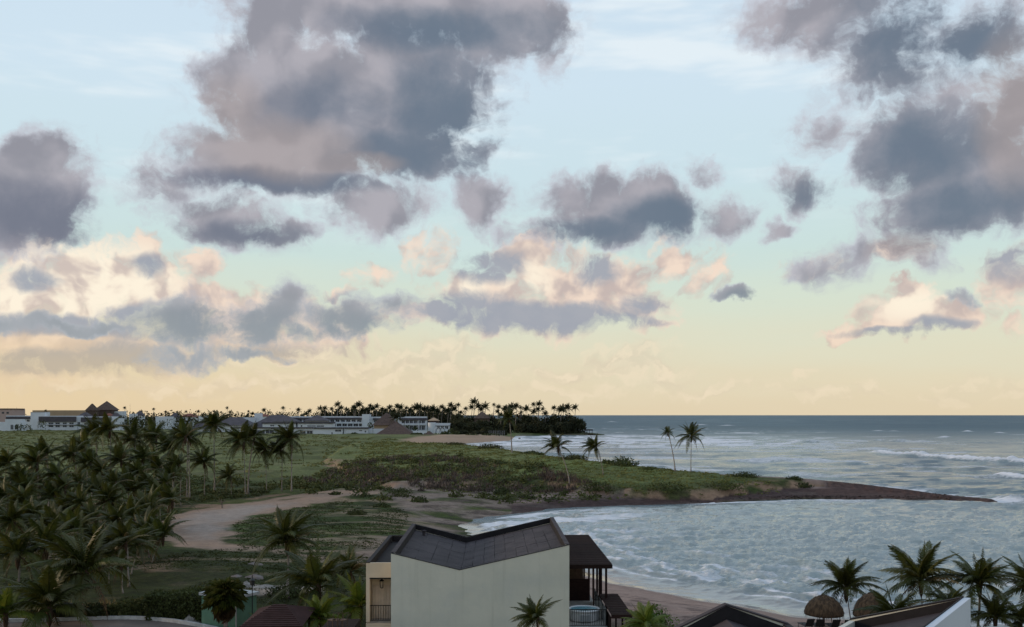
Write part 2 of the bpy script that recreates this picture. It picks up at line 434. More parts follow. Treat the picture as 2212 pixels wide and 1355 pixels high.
def ground(X, Y):
    X = np.asarray(X, float); Y = np.asarray(Y, float)
    sd = sdist(X, Y, COAST)
    warp = (fbm(X / 9, Y / 9, 3, 5) - 0.5) * 3.0
    sdw = sd + warp * sstep(0, 6, np.abs(sd)) * 0.5 * sstep(70, 50, X)
    land = 1.7 * sstep(-1.5, 17, sdw) + 0.3 * sstep(14, 40, sdw) - 0.02
    h = np.where(sdw > 0, land, np.maximum(-0.11 * -sdw, -5.0))
    tipz = (X > 42) & (Y > 150) & (Y < 240)
    h = np.where(tipz, np.maximum(h, .75 * sstep(-.4, 1.6, sd) - .08), h)
    und = (fbm(X / 26, Y / 26, 4, 2) - 0.5) * 1.6 * sstep(16, 45, sdw) + (fbm(X / 4.5, Y / 4.5, 3, 3) - 0.5) * 0.5 * sstep(6, 25, sdw)
    dc, zc = seg_dist(X, Y, CREST, False, [c[2] for c in CREST])
    di = np.where(inside(X, Y, PLATEAU), 1.0, -1.0) * seg_dist(X, Y, SCARP) + (fbm(X / 7, Y / 7, 3, 8) - 0.5) * 5
    t = np.clip(di / (np.maximum(di, 0) + dc + 1e-6), 0, 1)
    hp = h + 1.5 * sstep(0, 3.5, di) + (zc - 3.5) * sstep(0, 1, t) + (fbm(X / 11, Y / 11, 4, 6) - 0.5) * 2.2 * sstep(2, 14, di) * np.clip(zc / 6, 0, 1)
    h = np.where(di > 0, np.maximum(h, hp), h)
    io = inside(X, Y, OUTER)
    t2 = np.clip(sd / (np.maximum(sd, 0) + dc + 1e-6), 0, 1)
    h = np.where(io & (sd > 0), np.maximum(h, zc * sstep(0, 1, t2)), h)
    return h + und * np.where((di > 0) | io, 0.0, 1.0), sd, di
def gz(x, y):
    return float(ground(np.array([x]), np.array([y]))[0][0])

def spot(px, py):
    """where the line of sight through this spot of the photograph first meets the land"""
    Y = np.geomspace(50, 1600, 2600); X = (px - MIDX) / FPX * Y
    H = ground(X, Y)[0]
    hit = np.nonzero(H >= CAM_H - (py - HORIZON) / FPX * Y)[0]
    i = hit[0] if len(hit) else -1
    return float(X[i]), float(Y[i]), float(H[i])

# ------------------------------------------------------------------ mesh and object helpers
def new_mesh(name, verts, faces, smooth=False, mat=None):
    me = bpy.data.meshes.new(name)
    me.from_pydata([tuple(v) for v in verts], [], [tuple(f) for f in faces])
    if smooth:
        me.polygons.foreach_set('use_smooth', [True] * len(me.polygons))
    if mat is not None:
        me.materials.append(mat)
    me.update()
    return me
def fast_mesh(name, verts, quads, mat=None, smooth=False):
    """numpy arrays straight into a mesh; quads is (n, 3) or (n, 4)"""
    me = bpy.data.meshes.new(name)
    k = quads.shape[1]; n = len(quads)
    me.vertices.add(len(verts)); me.vertices.foreach_set('co', np.ascontiguousarray(verts, np.float32).ravel())
    me.loops.add(n * k); me.loops.foreach_set('vertex_index', np.ascontiguousarray(quads, np.int32).ravel())
    me.polygons.add(n); me.polygons.foreach_set('loop_start', np.arange(0, n * k, k, dtype=np.int32))
    if smooth:
        me.polygons.foreach_set('use_smooth', np.ones(n, bool))
    if mat is not None:
        me.materials.append(mat)
    me.update(calc_edges=True)
    return me
def attr(me, name, data, kind='FLOAT_COLOR'):
    a = me.attributes.new(name, kind, 'POINT')
    if kind == 'FLOAT_COLOR':
        d = np.ones((len(data), 4), np.float32); d[:, :3] = data
        a.data.foreach_set('color', d.ravel())
    else:
        a.data.foreach_set('value', np.asarray(data, np.float32))
def link(name, data, parent=None, loc=None, rot=None, scale=None):
    o = bpy.data.objects.new(name, data); COL.objects.link(o)
    if parent is not None:
        o.parent = parent
    if loc is not None: o.location = loc
    if rot is not None: o.rotation_euler = rot
    if scale is not None: o.scale = scale
    return o
def tag(o, label=None, cat=None, group=None, kind=None):
    if label: o['label'] = label
    if cat: o['category'] = cat
    if group: o['group'] = group
    if kind: o['kind'] = kind
    return o
class MB:
    """collects boxes, prisms, bars and lathes into one mesh"""
    def __init__(self):
        self.v, self.f = [], []
    def poly(self, vs, fs):
        b = len(self.v); self.v += [tuple(p) for p in vs]; self.f += [tuple(i + b for i in f) for f in fs]; return self
    def box(self, x0, x1, y0, y1, z0, z1):
        vs = [(x, y, z) for z in (z0, z1) for y in (y0, y1) for x in (x0, x1)]
        return self.poly(vs, [(0, 2, 3, 1), (4, 5, 7, 6), (0, 1, 5, 4), (2, 6, 7, 3), (0, 4, 6, 2), (1, 3, 7, 5)])
    def prism(self, prof, y0, y1):
        """profile [(x, z)...] counter-clockwise seen from the front (-y), extruded along y"""
        n = len(prof)
        vs = [(x, y0, z) for x, z in prof] + [(x, y1, z) for x, z in prof]
        fs = [tuple(range(n)), tuple(range(2 * n - 1, n - 1, -1))] + [((i + 1) % n, i, n + i, n + (i + 1) % n) for i in range(n)]
        return self.poly(vs, fs)
    def bar(self, a, b, r=0.05, n=6, r2=None):
        a, b = Vector(a), Vector(b); d = (b - a).normalized()
        u = d.orthogonal().normalized(); w = d.cross(u)
        vs = []
        for p, rr in ((a, r), (b, r if r2 is None else r2)):
            for k in range(n):
                t = 2 * math.pi * k / n
                vs.append(p + (u * math.cos(t) + w * math.sin(t)) * rr)
        return self.poly(vs, [tuple(range(n))[::-1], tuple(range(n, 2 * n))] + [(i, (i + 1) % n, n + (i + 1) % n, n + i) for i in range(n)])
    def tube(self, pts, rad, n=6):
        pts = [Vector(p) for p in pts]
        vs = []; up = Vector((0.13, 0.21, 0.97))
        for i, p in enumerate(pts):
            d = (pts[min(i + 1, len(pts) - 1)] - pts[max(i - 1, 0)]).normalized()
            u = d.cross(up)
            u = (u if u.length > 0.05 else d.orthogonal()).normalized(); w = d.cross(u)
            r = rad[i] if hasattr(rad, '__len__') else rad
            vs += [p + (u * math.cos(2 * math.pi * k / n) + w * math.sin(2 * math.pi * k / n)) * r for k in range(n)]
        fs = [(i * n + k, i * n + (k + 1) % n, (i + 1) * n + (k + 1) % n, (i + 1) * n + k) for i in range(len(pts) - 1) for k in range(n)]
        m = len(pts) - 1
        return self.poly(vs, fs + [tuple(range(n))[::-1], tuple(range(m * n, m * n + n))])
    def lathe(self, prof, n=16, cx=0, cy=0):
        vs = [(cx + r * math.cos(2 * math.pi * k / n), cy + r * math.sin(2 * math.pi * k / n), z) for r, z in prof for k in range(n)]
        fs = [(i * n + k, i * n + (k + 1) % n, (i + 1) * n + (k + 1) % n, (i + 1) * n + k) for i in range(len(prof) - 1) for k in range(n)]
        return self.poly(vs, fs + [tuple(range(n))[::-1], tuple(range((len(prof) - 1) * n, len(prof) * n))])
    def hip(self, x0, x1, y0, y1, z0, z1, rx=0.0, ry=0.0):
        """hipped roof: eaves rectangle at z0, ridge rectangle of half sizes rx, ry at z1"""
        cx, cy = (x0 + x1) / 2, (y0 + y1) / 2
        rx, ry = max(rx, 0.02), max(ry, 0.02)
        vs = [(x0, y0, z0), (x1, y0, z0), (x1, y1, z0), (x0, y1, z0), (cx - rx, cy - ry, z1), (cx + rx, cy - ry, z1), (cx + rx, cy + ry, z1), (cx - rx, cy + ry, z1)]
        return self.poly(vs, [(3, 2, 1, 0), (4, 5, 6, 7), (0, 1, 5, 4), (1, 2, 6, 5), (2, 3, 7, 6), (3, 0, 4, 7)])
    def mesh(self, name, mat=None, smooth=False):
        return new_mesh(name, self.v, self.f, smooth, mat)
    def build(self, name, mat, parent=None, loc=None, rot=None, smooth=False, bevel=0.0):
        o = link(name, self.mesh(name, mat, smooth), parent, loc, rot)
        if bevel:
            m = o.modifiers.new('bevel', 'BEVEL'); m.width = bevel; m.segments = 1
        return o
def empty(name, loc=(0, 0, 0), rotz=0.0, label=None, cat=None, group=None):
    o = link(name, None, None, loc, (0, 0, rotz)); o.empty_display_size = 0.3
    return tag(o, label, cat, group)

# ------------------------------------------------------------------ materials
MATS = {}
def material(name, col, rough=0.8, col2=None, nscale=3.0, bump=0.0, bscale=8.0, spec=0.3, rand=0.0, transl=0.0, metallic=0.0, stretch=None, detail=5.0, contrast=(0.35, 0.65)):
    m = bpy.data.materials.new(name); m.use_nodes = True
    t = m.node_tree; g = NT(t); b = t.nodes['Principled BSDF']
    co = g.node('ShaderNodeTexCoord').outputs['Object']
    if stretch: co = g.v('MULTIPLY', co, stretch)
    c = None
    if col2 is not None:
        c = g.mix(g.step(g.noise(co, nscale, detail, 0.6), *contrast), col, col2)
    if rand:
        r = g.node('ShaderNodeObjectInfo').outputs['Random']
        hsv = g.node('ShaderNodeHueSaturation')
        g.put(hsv.inputs['Hue'], g.step(r, 0, 1, 0.5 - 0.05 * rand, 0.5 + 0.03 * rand, smooth=False))
        g.put(hsv.inputs['Value'], g.step(g.m('FRACT', g.m('MULTIPLY', r, 7.31)), 0, 1, 1 - 0.5 * rand, 1 + 0.5 * rand, smooth=False))
        g.put(hsv.inputs['Color'], c if c is not None else tuple(col) + (1,)); c = hsv.outputs[0]
    g.put(b.inputs['Base Color'], c if c is not None else tuple(col) + (1,))
    b.inputs['Roughness'].default_value = rough
    b.inputs['Specular IOR Level'].default_value = spec
    b.inputs['Metallic'].default_value = metallic
    if bump:
        bn = g.node('ShaderNodeBump'); bn.inputs['Strength'].default_value = bump; bn.inputs['Distance'].default_value = 0.1
        g.put(bn.inputs['Height'], g.noise(co, bscale, 6, 0.6)); t.links.new(bn.outputs[0], b.inputs['Normal'])
    if transl:
        tr = g.node('ShaderNodeBsdfTranslucent'); g.put(tr.inputs['Color'], c if c is not None else tuple(col) + (1,))
        mx = g.node('ShaderNodeMixShader'); mx.inputs[0].default_value = transl
        t.links.new(b.outputs[0], mx.inputs[1]); t.links.new(tr.outputs[0], mx.inputs[2])
        t.links.new(mx.outputs[0], t.nodes['Material Output'].inputs['Surface'])
    MATS[name] = m
    return m

# ------------------------------------------------------------------ ground sheet
def land_grid(col_px, rows):
    yy = rows
    uu = (col_px - MIDX) / FPX
    Y = np.repeat(yy[:, None], len(uu), 1)
    X = uu[None, :] * np.maximum(Y, 70.0)
    return X, Y
def grid_faces(nr, nc, keep=None):
    i = np.arange(nr - 1)[:, None] * nc + np.arange(nc - 1)[None, :]
    q = np.stack([i, i + 1, i + nc + 1, i + nc], -1).reshape(-1, 4)
    return q if keep is None else q[keep.reshape(-1)[q].any(1)]
def compact(verts, quads, *arrays):
    used = np.unique(quads); remap = np.full(len(verts), -1); remap[used] = np.arange(len(used))
    return (verts[used], remap[quads]) + tuple(a[used] for a in arrays)

def mixc(a, b, t):
    return a * (1 - t[..., None]) + np.array(b) * t[..., None]
def zone(X, Y, pts, z=2.0, edge=2.0, rough=4.0, scale=6.0, seed=1):
    """soft-edged mask of a patch outlined on the ground"""
    d = sdist(X, Y, [at(px, py, z) for px, py in pts])
    return sstep(-edge, edge, d + (fbm(X / scale, Y / scale, 4, seed) - 0.5) * 2 * rough)

def build_ground():
    rows = np.concatenate([np.linspace(-60, 55, 14), FPX * 16 / (np.arange(1490, 903, -1.25) - HORIZON), np.geomspace(5900, 11000, 4)])
    rows = np.unique(rows)
    cols = np.concatenate([np.linspace(-1600, -420, 30, endpoint=False), np.arange(-420, 2640, 4.6), np.linspace(2650, 3600, 16)])
    X, Y = land_grid(cols, rows)
    H, sd, di = ground(X, Y)
    n1 = fbm(X / 14, Y / 14, 4, 21); n2 = fbm(X / 3.2, Y / 3.2, 4, 22); n3 = fbm(X / 40, Y / 40, 4, 23)
    stripe = fbm(X / 9, Y / 2.2, 4, 24)
    c = np.zeros(X.shape + (3,)); c[:] = (0.036, 0.050, 0.011)
    c = mixc(c, (0.052, 0.070, 0.014), sstep(0.42, 0.62, n1))
    c = mixc(c, (0.030, 0.034, 0.012), sstep(0.5, 0.68, n2) * 0.8)
    c = mixc(c, (0.085, 0.078, 0.036), sstep(0.56, 0.72, n3) * 0.55)
    # the big field in front of the far resort: bushy, olive
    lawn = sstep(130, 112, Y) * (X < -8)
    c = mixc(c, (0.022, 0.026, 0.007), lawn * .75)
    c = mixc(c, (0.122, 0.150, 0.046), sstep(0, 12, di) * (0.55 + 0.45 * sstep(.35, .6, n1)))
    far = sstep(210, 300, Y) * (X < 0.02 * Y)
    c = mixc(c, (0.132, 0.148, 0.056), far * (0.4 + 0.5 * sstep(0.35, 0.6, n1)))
    sand = (0.30, 0.205, 0.150); pale = (0.36, 0.29, 0.25); grey = (0.31, 0.285, 0.275)
    # sandy flecks through the open grass between track and bay
    fleck = zone(X, Y, [(430, 1175), (520, 1100), (700, 1075), (900, 1072), (960, 1130), (930, 1215), (800, 1290), (560, 1260)], edge=3, rough=5, seed=31)
    c = mixc(c, (0.24, 0.175, 0.115), fleck * sstep(0.50, 0.66, stripe) * 0.85)
    # bare ground and driftwood at the head of the bay
    flats = zone(X, Y, [(800, 1067), (860, 1060), (960, 1060), (1100, 1061), (1360, 1072), (1340, 1092), (1100, 1108), (1010, 1125), (1000, 1150),
                        (1030, 1168), (1040, 1230), (985, 1215), (925, 1150), (890, 1105), (830, 1080)], z=1.2, edge=2, rough=4, seed=32)
    c = mixc(c, (0.235, 0.175, 0.145), flats * 0.9 * sstep(.30, .48, fbm(X / 11, Y / 5, 4, 71)))
    c = mixc(c, (0.085, 0.060, 0.052), flats * sstep(0.52, 0.66, fbm(X / 5, Y / 2.0, 5, 33, 0.6)) * 0.85)
    # the sandy face under the dune
    face = sstep(-2.5, 0.5, di) * sstep(5.5, 1.5, di) * sstep(0.38, 0.55, fbm(X / 5, Y / 3, 4, 34)) * (X > -70)
    c = mixc(c, (0.27, 0.17, 0.115), face * 0.9)
    # track
    track = [(355, 1165), (352, 1130), (372, 1112), (430, 1098), (520, 1089), (620, 1079), (700, 1067), (770, 1060), (830, 1062), (800, 1071), (730, 1079), (665, 1090),
             (610, 1100), (540, 1117), (500, 1135), (488, 1158), (520, 1180), (480, 1188), (400, 1180)]
    trk = zone(X, Y, track, edge=0.9, rough=2.8, scale=4, seed=35)
    c = mixc(c, sand, trk)
    core = zone(X, Y, [(375, 1128), (400, 1112), (520, 1094), (640, 1084), (600, 1096), (540, 1110), (490, 1132), (470, 1160), (430, 1160), (380, 1150)], edge=2, rough=2.5, scale=5, seed=36)
    c = mixc(c, (0.325, 0.270, 0.235), core * (0.55 + 0.25 * sstep(.3, .7, n1)))
    thin = sstep(2.2, 0.6, seg_dist(X, Y, [at(*p) for p in [(480, 1180), (560, 1181), (625, 1192), (700, 1205), (790, 1212)]]) + (fbm(X / 4, Y / 4, 3, 37) - 0.5) * 3)
    c = mixc(c, sand, thin * 0.9)
    thin = sstep(1.6, 0.5, seg_dist(X, Y, [at(*p) for p in [(190, 1147), (260, 1148), (360, 1150)]]) + (fbm(X / 4, Y / 4, 3, 38) - 0.5) * 2)
    c = mixc(c, sand, thin * 0.9)
    twin = np.minimum(seg_dist(X, Y, [at(*p) for p in [(560, 1086), (640, 1074), (720, 1063), (790, 1058)]]), seg_dist(X, Y, [at(*p) for p in [(600, 1090), (690, 1078), (760, 1064), (800, 1060)]]))
    c = mixc(c, sand, sstep(1.8, 0.5, twin + (fbm(X / 6, Y / 6, 3, 39) - .5) * 2) * 0.9)
    # bare sand under the palms
    grove = zone(X, Y, [(0, 1115), (200, 1085), (420, 1085), (560, 1072), (640, 1066), (520, 1090), (400, 1108), (360, 1180), (330, 1260), (270, 1275), (180, 1240), (0, 1180)], edge=3, rough=4, seed=40)
    c = mixc(c, (0.22, 0.145, 0.10), grove * sstep(0.52, 0.64, fbm(X / 6, Y / 3, 4, 41)) * 0.9)
    lot = zone(X, Y, [(540, 1262), (700, 1262), (690, 1280), (560, 1284)], edge=0.8, rough=1.2, scale=3, seed=42)
    c = mixc(c, (0.32, 0.26, 0.22), lot)
    # the near beach: dry trodden sand, then smooth damp sand
    bw = 23 + (fbm(X / 7, Y / 7, 3, 43) - .5) * 5
    nearb = sstep(2, -2, sd - bw) * (Y < 135) * sstep(-24, -10, X)
    tread = fbm(X / 1.1, Y / 0.7, 4, 44)
    c = mixc(c, (0.31, 0.215, 0.178), nearb)
    c = mixc(c, (0.165, 0.112, 0.095), nearb * sstep(6.5, 9, sd) * sstep(0.46, 0.62, tread) * 0.9)
    c = mixc(c, (0.265, 0.185, 0.155), nearb * sstep(6.5, 3, sd) * 0.8)
    # sand strip and dark weed shelf along the spit
    spit = (Y > 150) & (Y < 330) & (X > 0.0) & (di < 0.5)
    ds = seg_dist(X, Y, INNER[15:])
    strip = spit * sstep(-0.5, 1.0, sd)
    c = mixc(c, (0.25, 0.175, 0.15), strip * sstep(30, 22, ds))
    edge_w = 7.5 + 6.0 * sstep(30, 70, X) + (fbm(X / 6, Y / 6, 3, 45) - .5) * 4
    c = mixc(c, (0.052, 0.030, 0.028), strip * sstep(1.5, -1.5, ds - edge_w) * 0.96)
    c = mixc(c, (0.085, 0.062, 0.055), strip * sstep(.55, .7, fbm(X / 8, Y / 2.5, 4, 46)) * sstep(30, 22, ds) * 0.8)
    tip = zone(X, Y, [(1790, 1040), (2160, 1075), (2160, 1095), (1780, 1068)], z=0.8, edge=2, rough=2, seed=47)
    c = mixc(c, (0.075, 0.045, 0.04), tip * (sd > -1) * 0.9)
    # far beach below the resort
    fb = zone(X, Y, [(850, 962), (868, 950), (900, 944), (960, 940.5), (1120, 940.0), (1310, 937.5), (1310, 946), (1120, 952), (1000, 968)], z=1.5, edge=6, rough=8, scale=30, seed=48)
    c = mixc(c, (0.34, 0.235, 0.165), fb * (sd > -3) * (Y > 440))
    # sand showing through the field left of the resort
    c = mixc(c, (0.16, 0.125, 0.085), (Y > 250) * (X < -20) * sstep(.62, .74, n3) * 0.35)
    # sea bed
    c = mixc(c, (0.20, 0.17, 0.14), sstep(0, -2, sd))
    wet = nearb * sstep(3.6, 1.4, sd + (fbm(X / 8, Y / 8, 3, 49) - .5) * 2)
    V = np.stack([X, Y, H], -1).reshape(-1, 3)
    keep = (sd > -70)
    q = grid_faces(*X.shape, keep)
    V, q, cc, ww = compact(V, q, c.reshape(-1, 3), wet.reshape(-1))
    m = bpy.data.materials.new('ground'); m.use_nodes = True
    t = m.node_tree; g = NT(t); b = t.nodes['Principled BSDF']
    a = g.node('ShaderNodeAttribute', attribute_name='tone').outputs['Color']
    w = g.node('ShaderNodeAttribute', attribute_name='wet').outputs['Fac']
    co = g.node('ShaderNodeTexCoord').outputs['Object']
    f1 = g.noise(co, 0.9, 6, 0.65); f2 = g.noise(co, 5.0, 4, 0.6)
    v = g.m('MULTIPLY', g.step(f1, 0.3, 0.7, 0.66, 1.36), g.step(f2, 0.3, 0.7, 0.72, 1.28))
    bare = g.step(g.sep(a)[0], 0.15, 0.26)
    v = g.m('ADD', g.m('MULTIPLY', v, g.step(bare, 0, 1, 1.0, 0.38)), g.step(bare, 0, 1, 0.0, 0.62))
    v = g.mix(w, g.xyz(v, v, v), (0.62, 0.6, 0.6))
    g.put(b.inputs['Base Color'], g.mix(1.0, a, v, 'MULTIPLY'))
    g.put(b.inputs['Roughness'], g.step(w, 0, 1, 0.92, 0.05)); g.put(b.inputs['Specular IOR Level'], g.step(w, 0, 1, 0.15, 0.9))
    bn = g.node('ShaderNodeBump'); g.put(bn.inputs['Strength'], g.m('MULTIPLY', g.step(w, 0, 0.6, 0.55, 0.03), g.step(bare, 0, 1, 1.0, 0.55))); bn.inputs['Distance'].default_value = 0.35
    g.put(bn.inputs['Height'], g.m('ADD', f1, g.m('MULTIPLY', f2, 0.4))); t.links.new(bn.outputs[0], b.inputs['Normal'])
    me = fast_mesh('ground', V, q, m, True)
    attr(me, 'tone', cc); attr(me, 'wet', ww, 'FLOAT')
    return tag(link('ground', me), 'low sandy coast with grass, dunes, beach and spit', kind='structure')
build_ground()

# ------------------------------------------------------------------ sea
def build_sea():
    py = np.concatenate([np.arange(1500, 905, -1.15), np.geomspace(8.0, 0.28, 40) + HORIZON])
    rows = np.unique(FPX * CAM_H / (py - HORIZON))
    cols = np.concatenate([np.linspace(700, 980, 40, endpoint=False), np.arange(980, 2460, 3.0), np.linspace(2465, 3900, 60)])
    X, Y = land_grid(cols, rows)
    sd = sdist(X, Y, COAST)
    off = -sd
    bay = sstep(0, 10, off) * (Y < 205) * (1 - sstep(60, 120, X) * sstep(150, 190, Y))
    step = Y * Y / (FPX * CAM_H) * 1.15 + 0.15          # spacing of the rows: shorter waves are left to the relief of the material
    Z = np.zeros(X.shape)
    rng = np.random.default_rng(3)
    for lam, amp, ang in [(3.4, .05, -1.25), (5.0, .07, -1.85), (7.5, .09, -1.4), (12, .13, -1.62), (19, .16, -1.5), (31, .24, -1.58), (55, .30, -1.66)]:
        k = 2 * math.pi / lam
        ph = 5.0 * fbm(X / lam / 4, Y / lam / 4, 2, int(lam * 10)) + rng.random() * 6
        s = np.sin(k * (X * math.cos(ang) + Y * math.sin(ang)) + ph)
        lf = sstep(2.2, 4.5, lam / step)
        env = 0.3 + 1.4 * fbm(X / lam / 3 + 9, Y / lam / 3, 2, int(lam * 7))
        openw = np.where(lam > 15, np.clip(1.0 - bay * 0.85, 0, 1), 1.0)
        Z += amp * env * lf * openw * (1 - np.abs(s)) ** 1.3 * 1.6
    for sx, sy, amp, sd_ in [(1.25, .9, .26, 6), (2.2, 1.4, .34, 1), (4.2, 2.4, .28, 2), (8.0, 4.6, .20, 3), (17, 10, .45, 4), (36, 21, .8, 5)]:      # short-crested chop
        lf = sstep(1.6, 3.4, sy * 2 / step)
        gust = 0.45 + 1.1 * fbm(X / 40, Y / 24, 3, 80 + sd_)
        sk = X * .92 + Y * .38
        Z += amp * lf * gust * (1 - np.abs(2 * fbm(sk / sx, (Y - X * .12) / sy, 2, 90 + sd_) - 1)) ** 2.2 * np.where(sy > 8, 1 - .8 * bay, 1) - .36 * amp * lf * gust * np.where(sy > 8, 1 - .8 * bay, 1)
    Z *= sstep(0.0, 9.0, off) * 0.9 + 0.1
    n = fbm(X / 5, Y / 5, 4, 61); ns = fbm(X / 16, Y / 4.0, 5, 62, .6); nl = fbm(X / 90, Y / 40, 4, 63)
    foam = np.zeros(X.shape)
    # swash and small waves running up the bay beach
    wob = (fbm(X / 7, Y / 7, 5, 64, .6) - .5) * 8
    nearbay = (Y < 165)
    for d0, wd, st in [(3.2, 0.6, .75), (6.0, .9, .8), (9.5, 1.1, .8), (13.5, 1.2, .75), (18.5, 1.3, .6), (25, 1.4, .35)]:
        dd = off + wob * min(1.0, d0 / 9) - d0
        brk = sstep(.40, .60, fbm(X / 6 + d0, Y / 6, 4, 65))
        foam = np.maximum(foam, nearbay * st * brk * np.exp(-(dd / wd) ** 2))
        Z += nearbay * 0.28 * brk * np.exp(-((dd + 0.6) / 1.1) ** 2) * np.clip(d0 / 7, .3, 1)
        foam = np.maximum(foam, nearbay * st * 0.75 * brk * sstep(.38, .66, n) * np.exp(-np.clip(-(dd) / 4.0, 0, 9) ** 2) * (dd < 0))
    film = sstep(2.5, 6, off) * sstep(22, 7, off) * nearbay * (X < 60)
    foam = np.maximum(foam, film * .62 * sstep(.44, .66, fbm(X / 6, Y / 3.2, 5, 72, .6)))
    corner = sstep(44, 10, np.hypot(X - 2, (Y - 165) * 0.7)) * sstep(0.5, 3, off)
    foam = np.maximum(foam, corner * sstep(.30, .60, fbm(X / 9, Y / 5, 4, 66)) * 0.8)
    # white water in the far bay and over the reef
    farbay = sstep(260, 90, np.hypot(X - 60, (Y - 700) * 0.75)) * (Y > 380)
    foam = np.maximum(foam, farbay * sstep(.30, .58, ns) * 0.8)
    reef = sstep(240, 300, Y) * sstep(2600, 900, Y) * sstep(600, 120, X - 0.06 * Y) * (Y > 200)
    foam = np.maximum(foam, reef * sstep(.50, .68, fbm(X / 30, Y / 22, 5, 67, .6)) * 0.62)
    # long breakers rolling in over the reef
    crests = [([(1868, 977), (1930, 985), (2000, 990), (2080, 996), (2212, 1005), (2320, 1012)], 1.7, 3.4, .9),
              ([(1600, 987), (1700, 995), (1850, 1004), (2000, 1014), (2130, 1020)], .5, 2.4, .42),
              ([(2150, 1032), (2230, 1038), (2330, 1044)], .9, 2.6, .9),
              ([(2068, 932), (2110, 934)], 1.6, 6, .9), ([(2140, 936), (2180, 937)], 1.4, 6, .85), ([(2030, 945), (2060, 947)], 1.2, 6, .8),
              ([(1500, 919), (1600, 921)], 1.8, 14, .7), ([(1290, 912), (1380, 913)], 1.8, 14, .7), ([(1870, 931), (1960, 934)], 1.3, 8, .7),
              ([(1700, 955), (1770, 958)], 1.4, 5, .6), ([(1620, 969), (1670, 972)], .9, 4, .5), ([(1880, 952), (2030, 956)], 1.2, 6, .5),
              ([(1360, 945), (1430, 948)], .9, 6, .6), ([(2130, 940), (2260, 942)], 1.2, 9, .5), ([(1330, 965), (1420, 969)], .7, 4, .5)]
    for pts, hgt, wd, st in crests:
        d, tt = seg_dist(X, Y, [at(px, p, 0) for px, p in pts], False, list(np.linspace(0, 1, len(pts))))
        ends = sstep(0, .15, tt) * sstep(1, .8, tt)
        wv = (0.45 + 1.1 * fbm(X / 14, Y / 14, 3, 68)) * np.where(ends > 0, ends, 0)
        Z += hgt * wv * np.exp(-(d / wd) ** 2)
        foam = np.maximum(foam, st * sstep(.2, .5, wv) * np.exp(-(d / (wd * 1.3)) ** 2) * (0.75 + .6 * ns))
    tipd = np.hypot(X - CREST[0][0] - 1, (Y - CREST[0][1]) * .8)
    foam = np.maximum(foam, sstep(12, 3, tipd) * sstep(.35, .6, n) * 0.9)
    outer_surf = sstep(14, 2, off) * (Y > 200) * (Y < 420)
    foam = np.maximum(foam, outer_surf * sstep(.4, .6, ns) * .8)
    calm = sstep(6.5, 1.5, off) * nearbay
    rim = sstep(.7, 0.1, off + wob * .1) * 0.3 * (Y < 160)
    foam = np.maximum(foam, rim)
    # colour of the water body: sandy shallows, pale bay, blue-grey open sea
    c = np.zeros(X.shape + (3,)); c[:] = (0.112, 0.172, 0.202)
    c = mixc(c, (0.060, 0.115, 0.150), sstep(420, 1500, Y) * sstep(.2, .8, nl + .2))
    c = mixc(c, (0.300, 0.350, 0.350), bay)  # reflected sky put into the bay's body colour as extra paleness
    c = mixc(c, (0.26, 0.25, 0.235), sstep(7, 0.5, off) * nearbay * .8)
    c = mixc(c, (0.10, 0.135, 0.145), reef * sstep(.35, .6, nl) * .5)
    V = np.stack([X, Y, Z - 0.02], -1).reshape(-1, 3)
    q = grid_faces(*X.shape, sd < 3.5)
    swell = sstep(140, 1700, Y) ** .6
    V, q, cc, ff, ww, kk, bb = compact(V, q, c.reshape(-1, 3), foam.reshape(-1), swell.reshape(-1), calm.reshape(-1), np.maximum(bay, calm).reshape(-1))
    m = bpy.data.materials.new('sea_water'); m.use_nodes = True
    t = m.node_tree; g = NT(t); b = t.nodes['Principled BSDF']
    a = g.node('ShaderNodeAttribute', attribute_name='tone').outputs['Color']
    f = g.node('ShaderNodeAttribute', attribute_name='foam').outputs['Fac']
    sw = g.node('ShaderNodeAttribute', attribute_name='swell').outputs['Fac']
    co = g.node('ShaderNodeTexCoord').outputs['Object']
    cs = g.v('MULTIPLY', co, (0.55, 1.0, 1.0))
    fn = g.noise(cs, 1.1, 6, 0.65)
    fo = g.step(g.m('ADD', f, g.m('MULTIPLY', g.m('SUBTRACT', fn, 0.5), 0.9)), 0.28, 0.85)
    fo = g.m('MULTIPLY', fo, g.step(f, 0.02, 0.2))
    g.put(b.inputs['Base Color'], g.mix(fo, a, (0.74, 0.74, 0.78)))
    g.put(b.inputs['Roughness'], g.m('MAXIMUM', g.step(fo, 0, 1, 0.09, 0.7), g.step(sw, 0, 1, 0.1, 0.45))); g.put(b.inputs['IOR'], g.step(g.node('ShaderNodeAttribute', attribute_name='bay').outputs['Fac'], 0, 1, 1.3, 1.55))
    g.put(b.inputs['Specular IOR Level'], g.step(sw, 0, 1, 0.5, 0.08))
    h1 = g.noise(cs, 1.6, 6, 0.65); h2 = g.noise(cs, 0.16, 3, 0.5); h3 = g.noise(g.v('MULTIPLY', co, (0.02, 0.05, 1)), 1.0, 4, 0.6)
    hh = g.m('ADD', g.m('ADD', h1, g.m('MULTIPLY', h2, 3.0)), g.m('MULTIPLY', h3, 6.0))
    bn = g.node('ShaderNodeBump'); g.put(bn.inputs['Strength'], g.step(g.node('ShaderNodeAttribute', attribute_name='calm').outputs['Fac'], 0, 1, 0.6, 0.05)); bn.inputs['Distance'].default_value = 0.45
    g.put(bn.inputs['Height'], g.m('ADD', hh, g.m('MULTIPLY', fo, 0.4))); t.links.new(bn.outputs[0], b.inputs['Normal'])
    me = fast_mesh('sea', V, q, m, True)
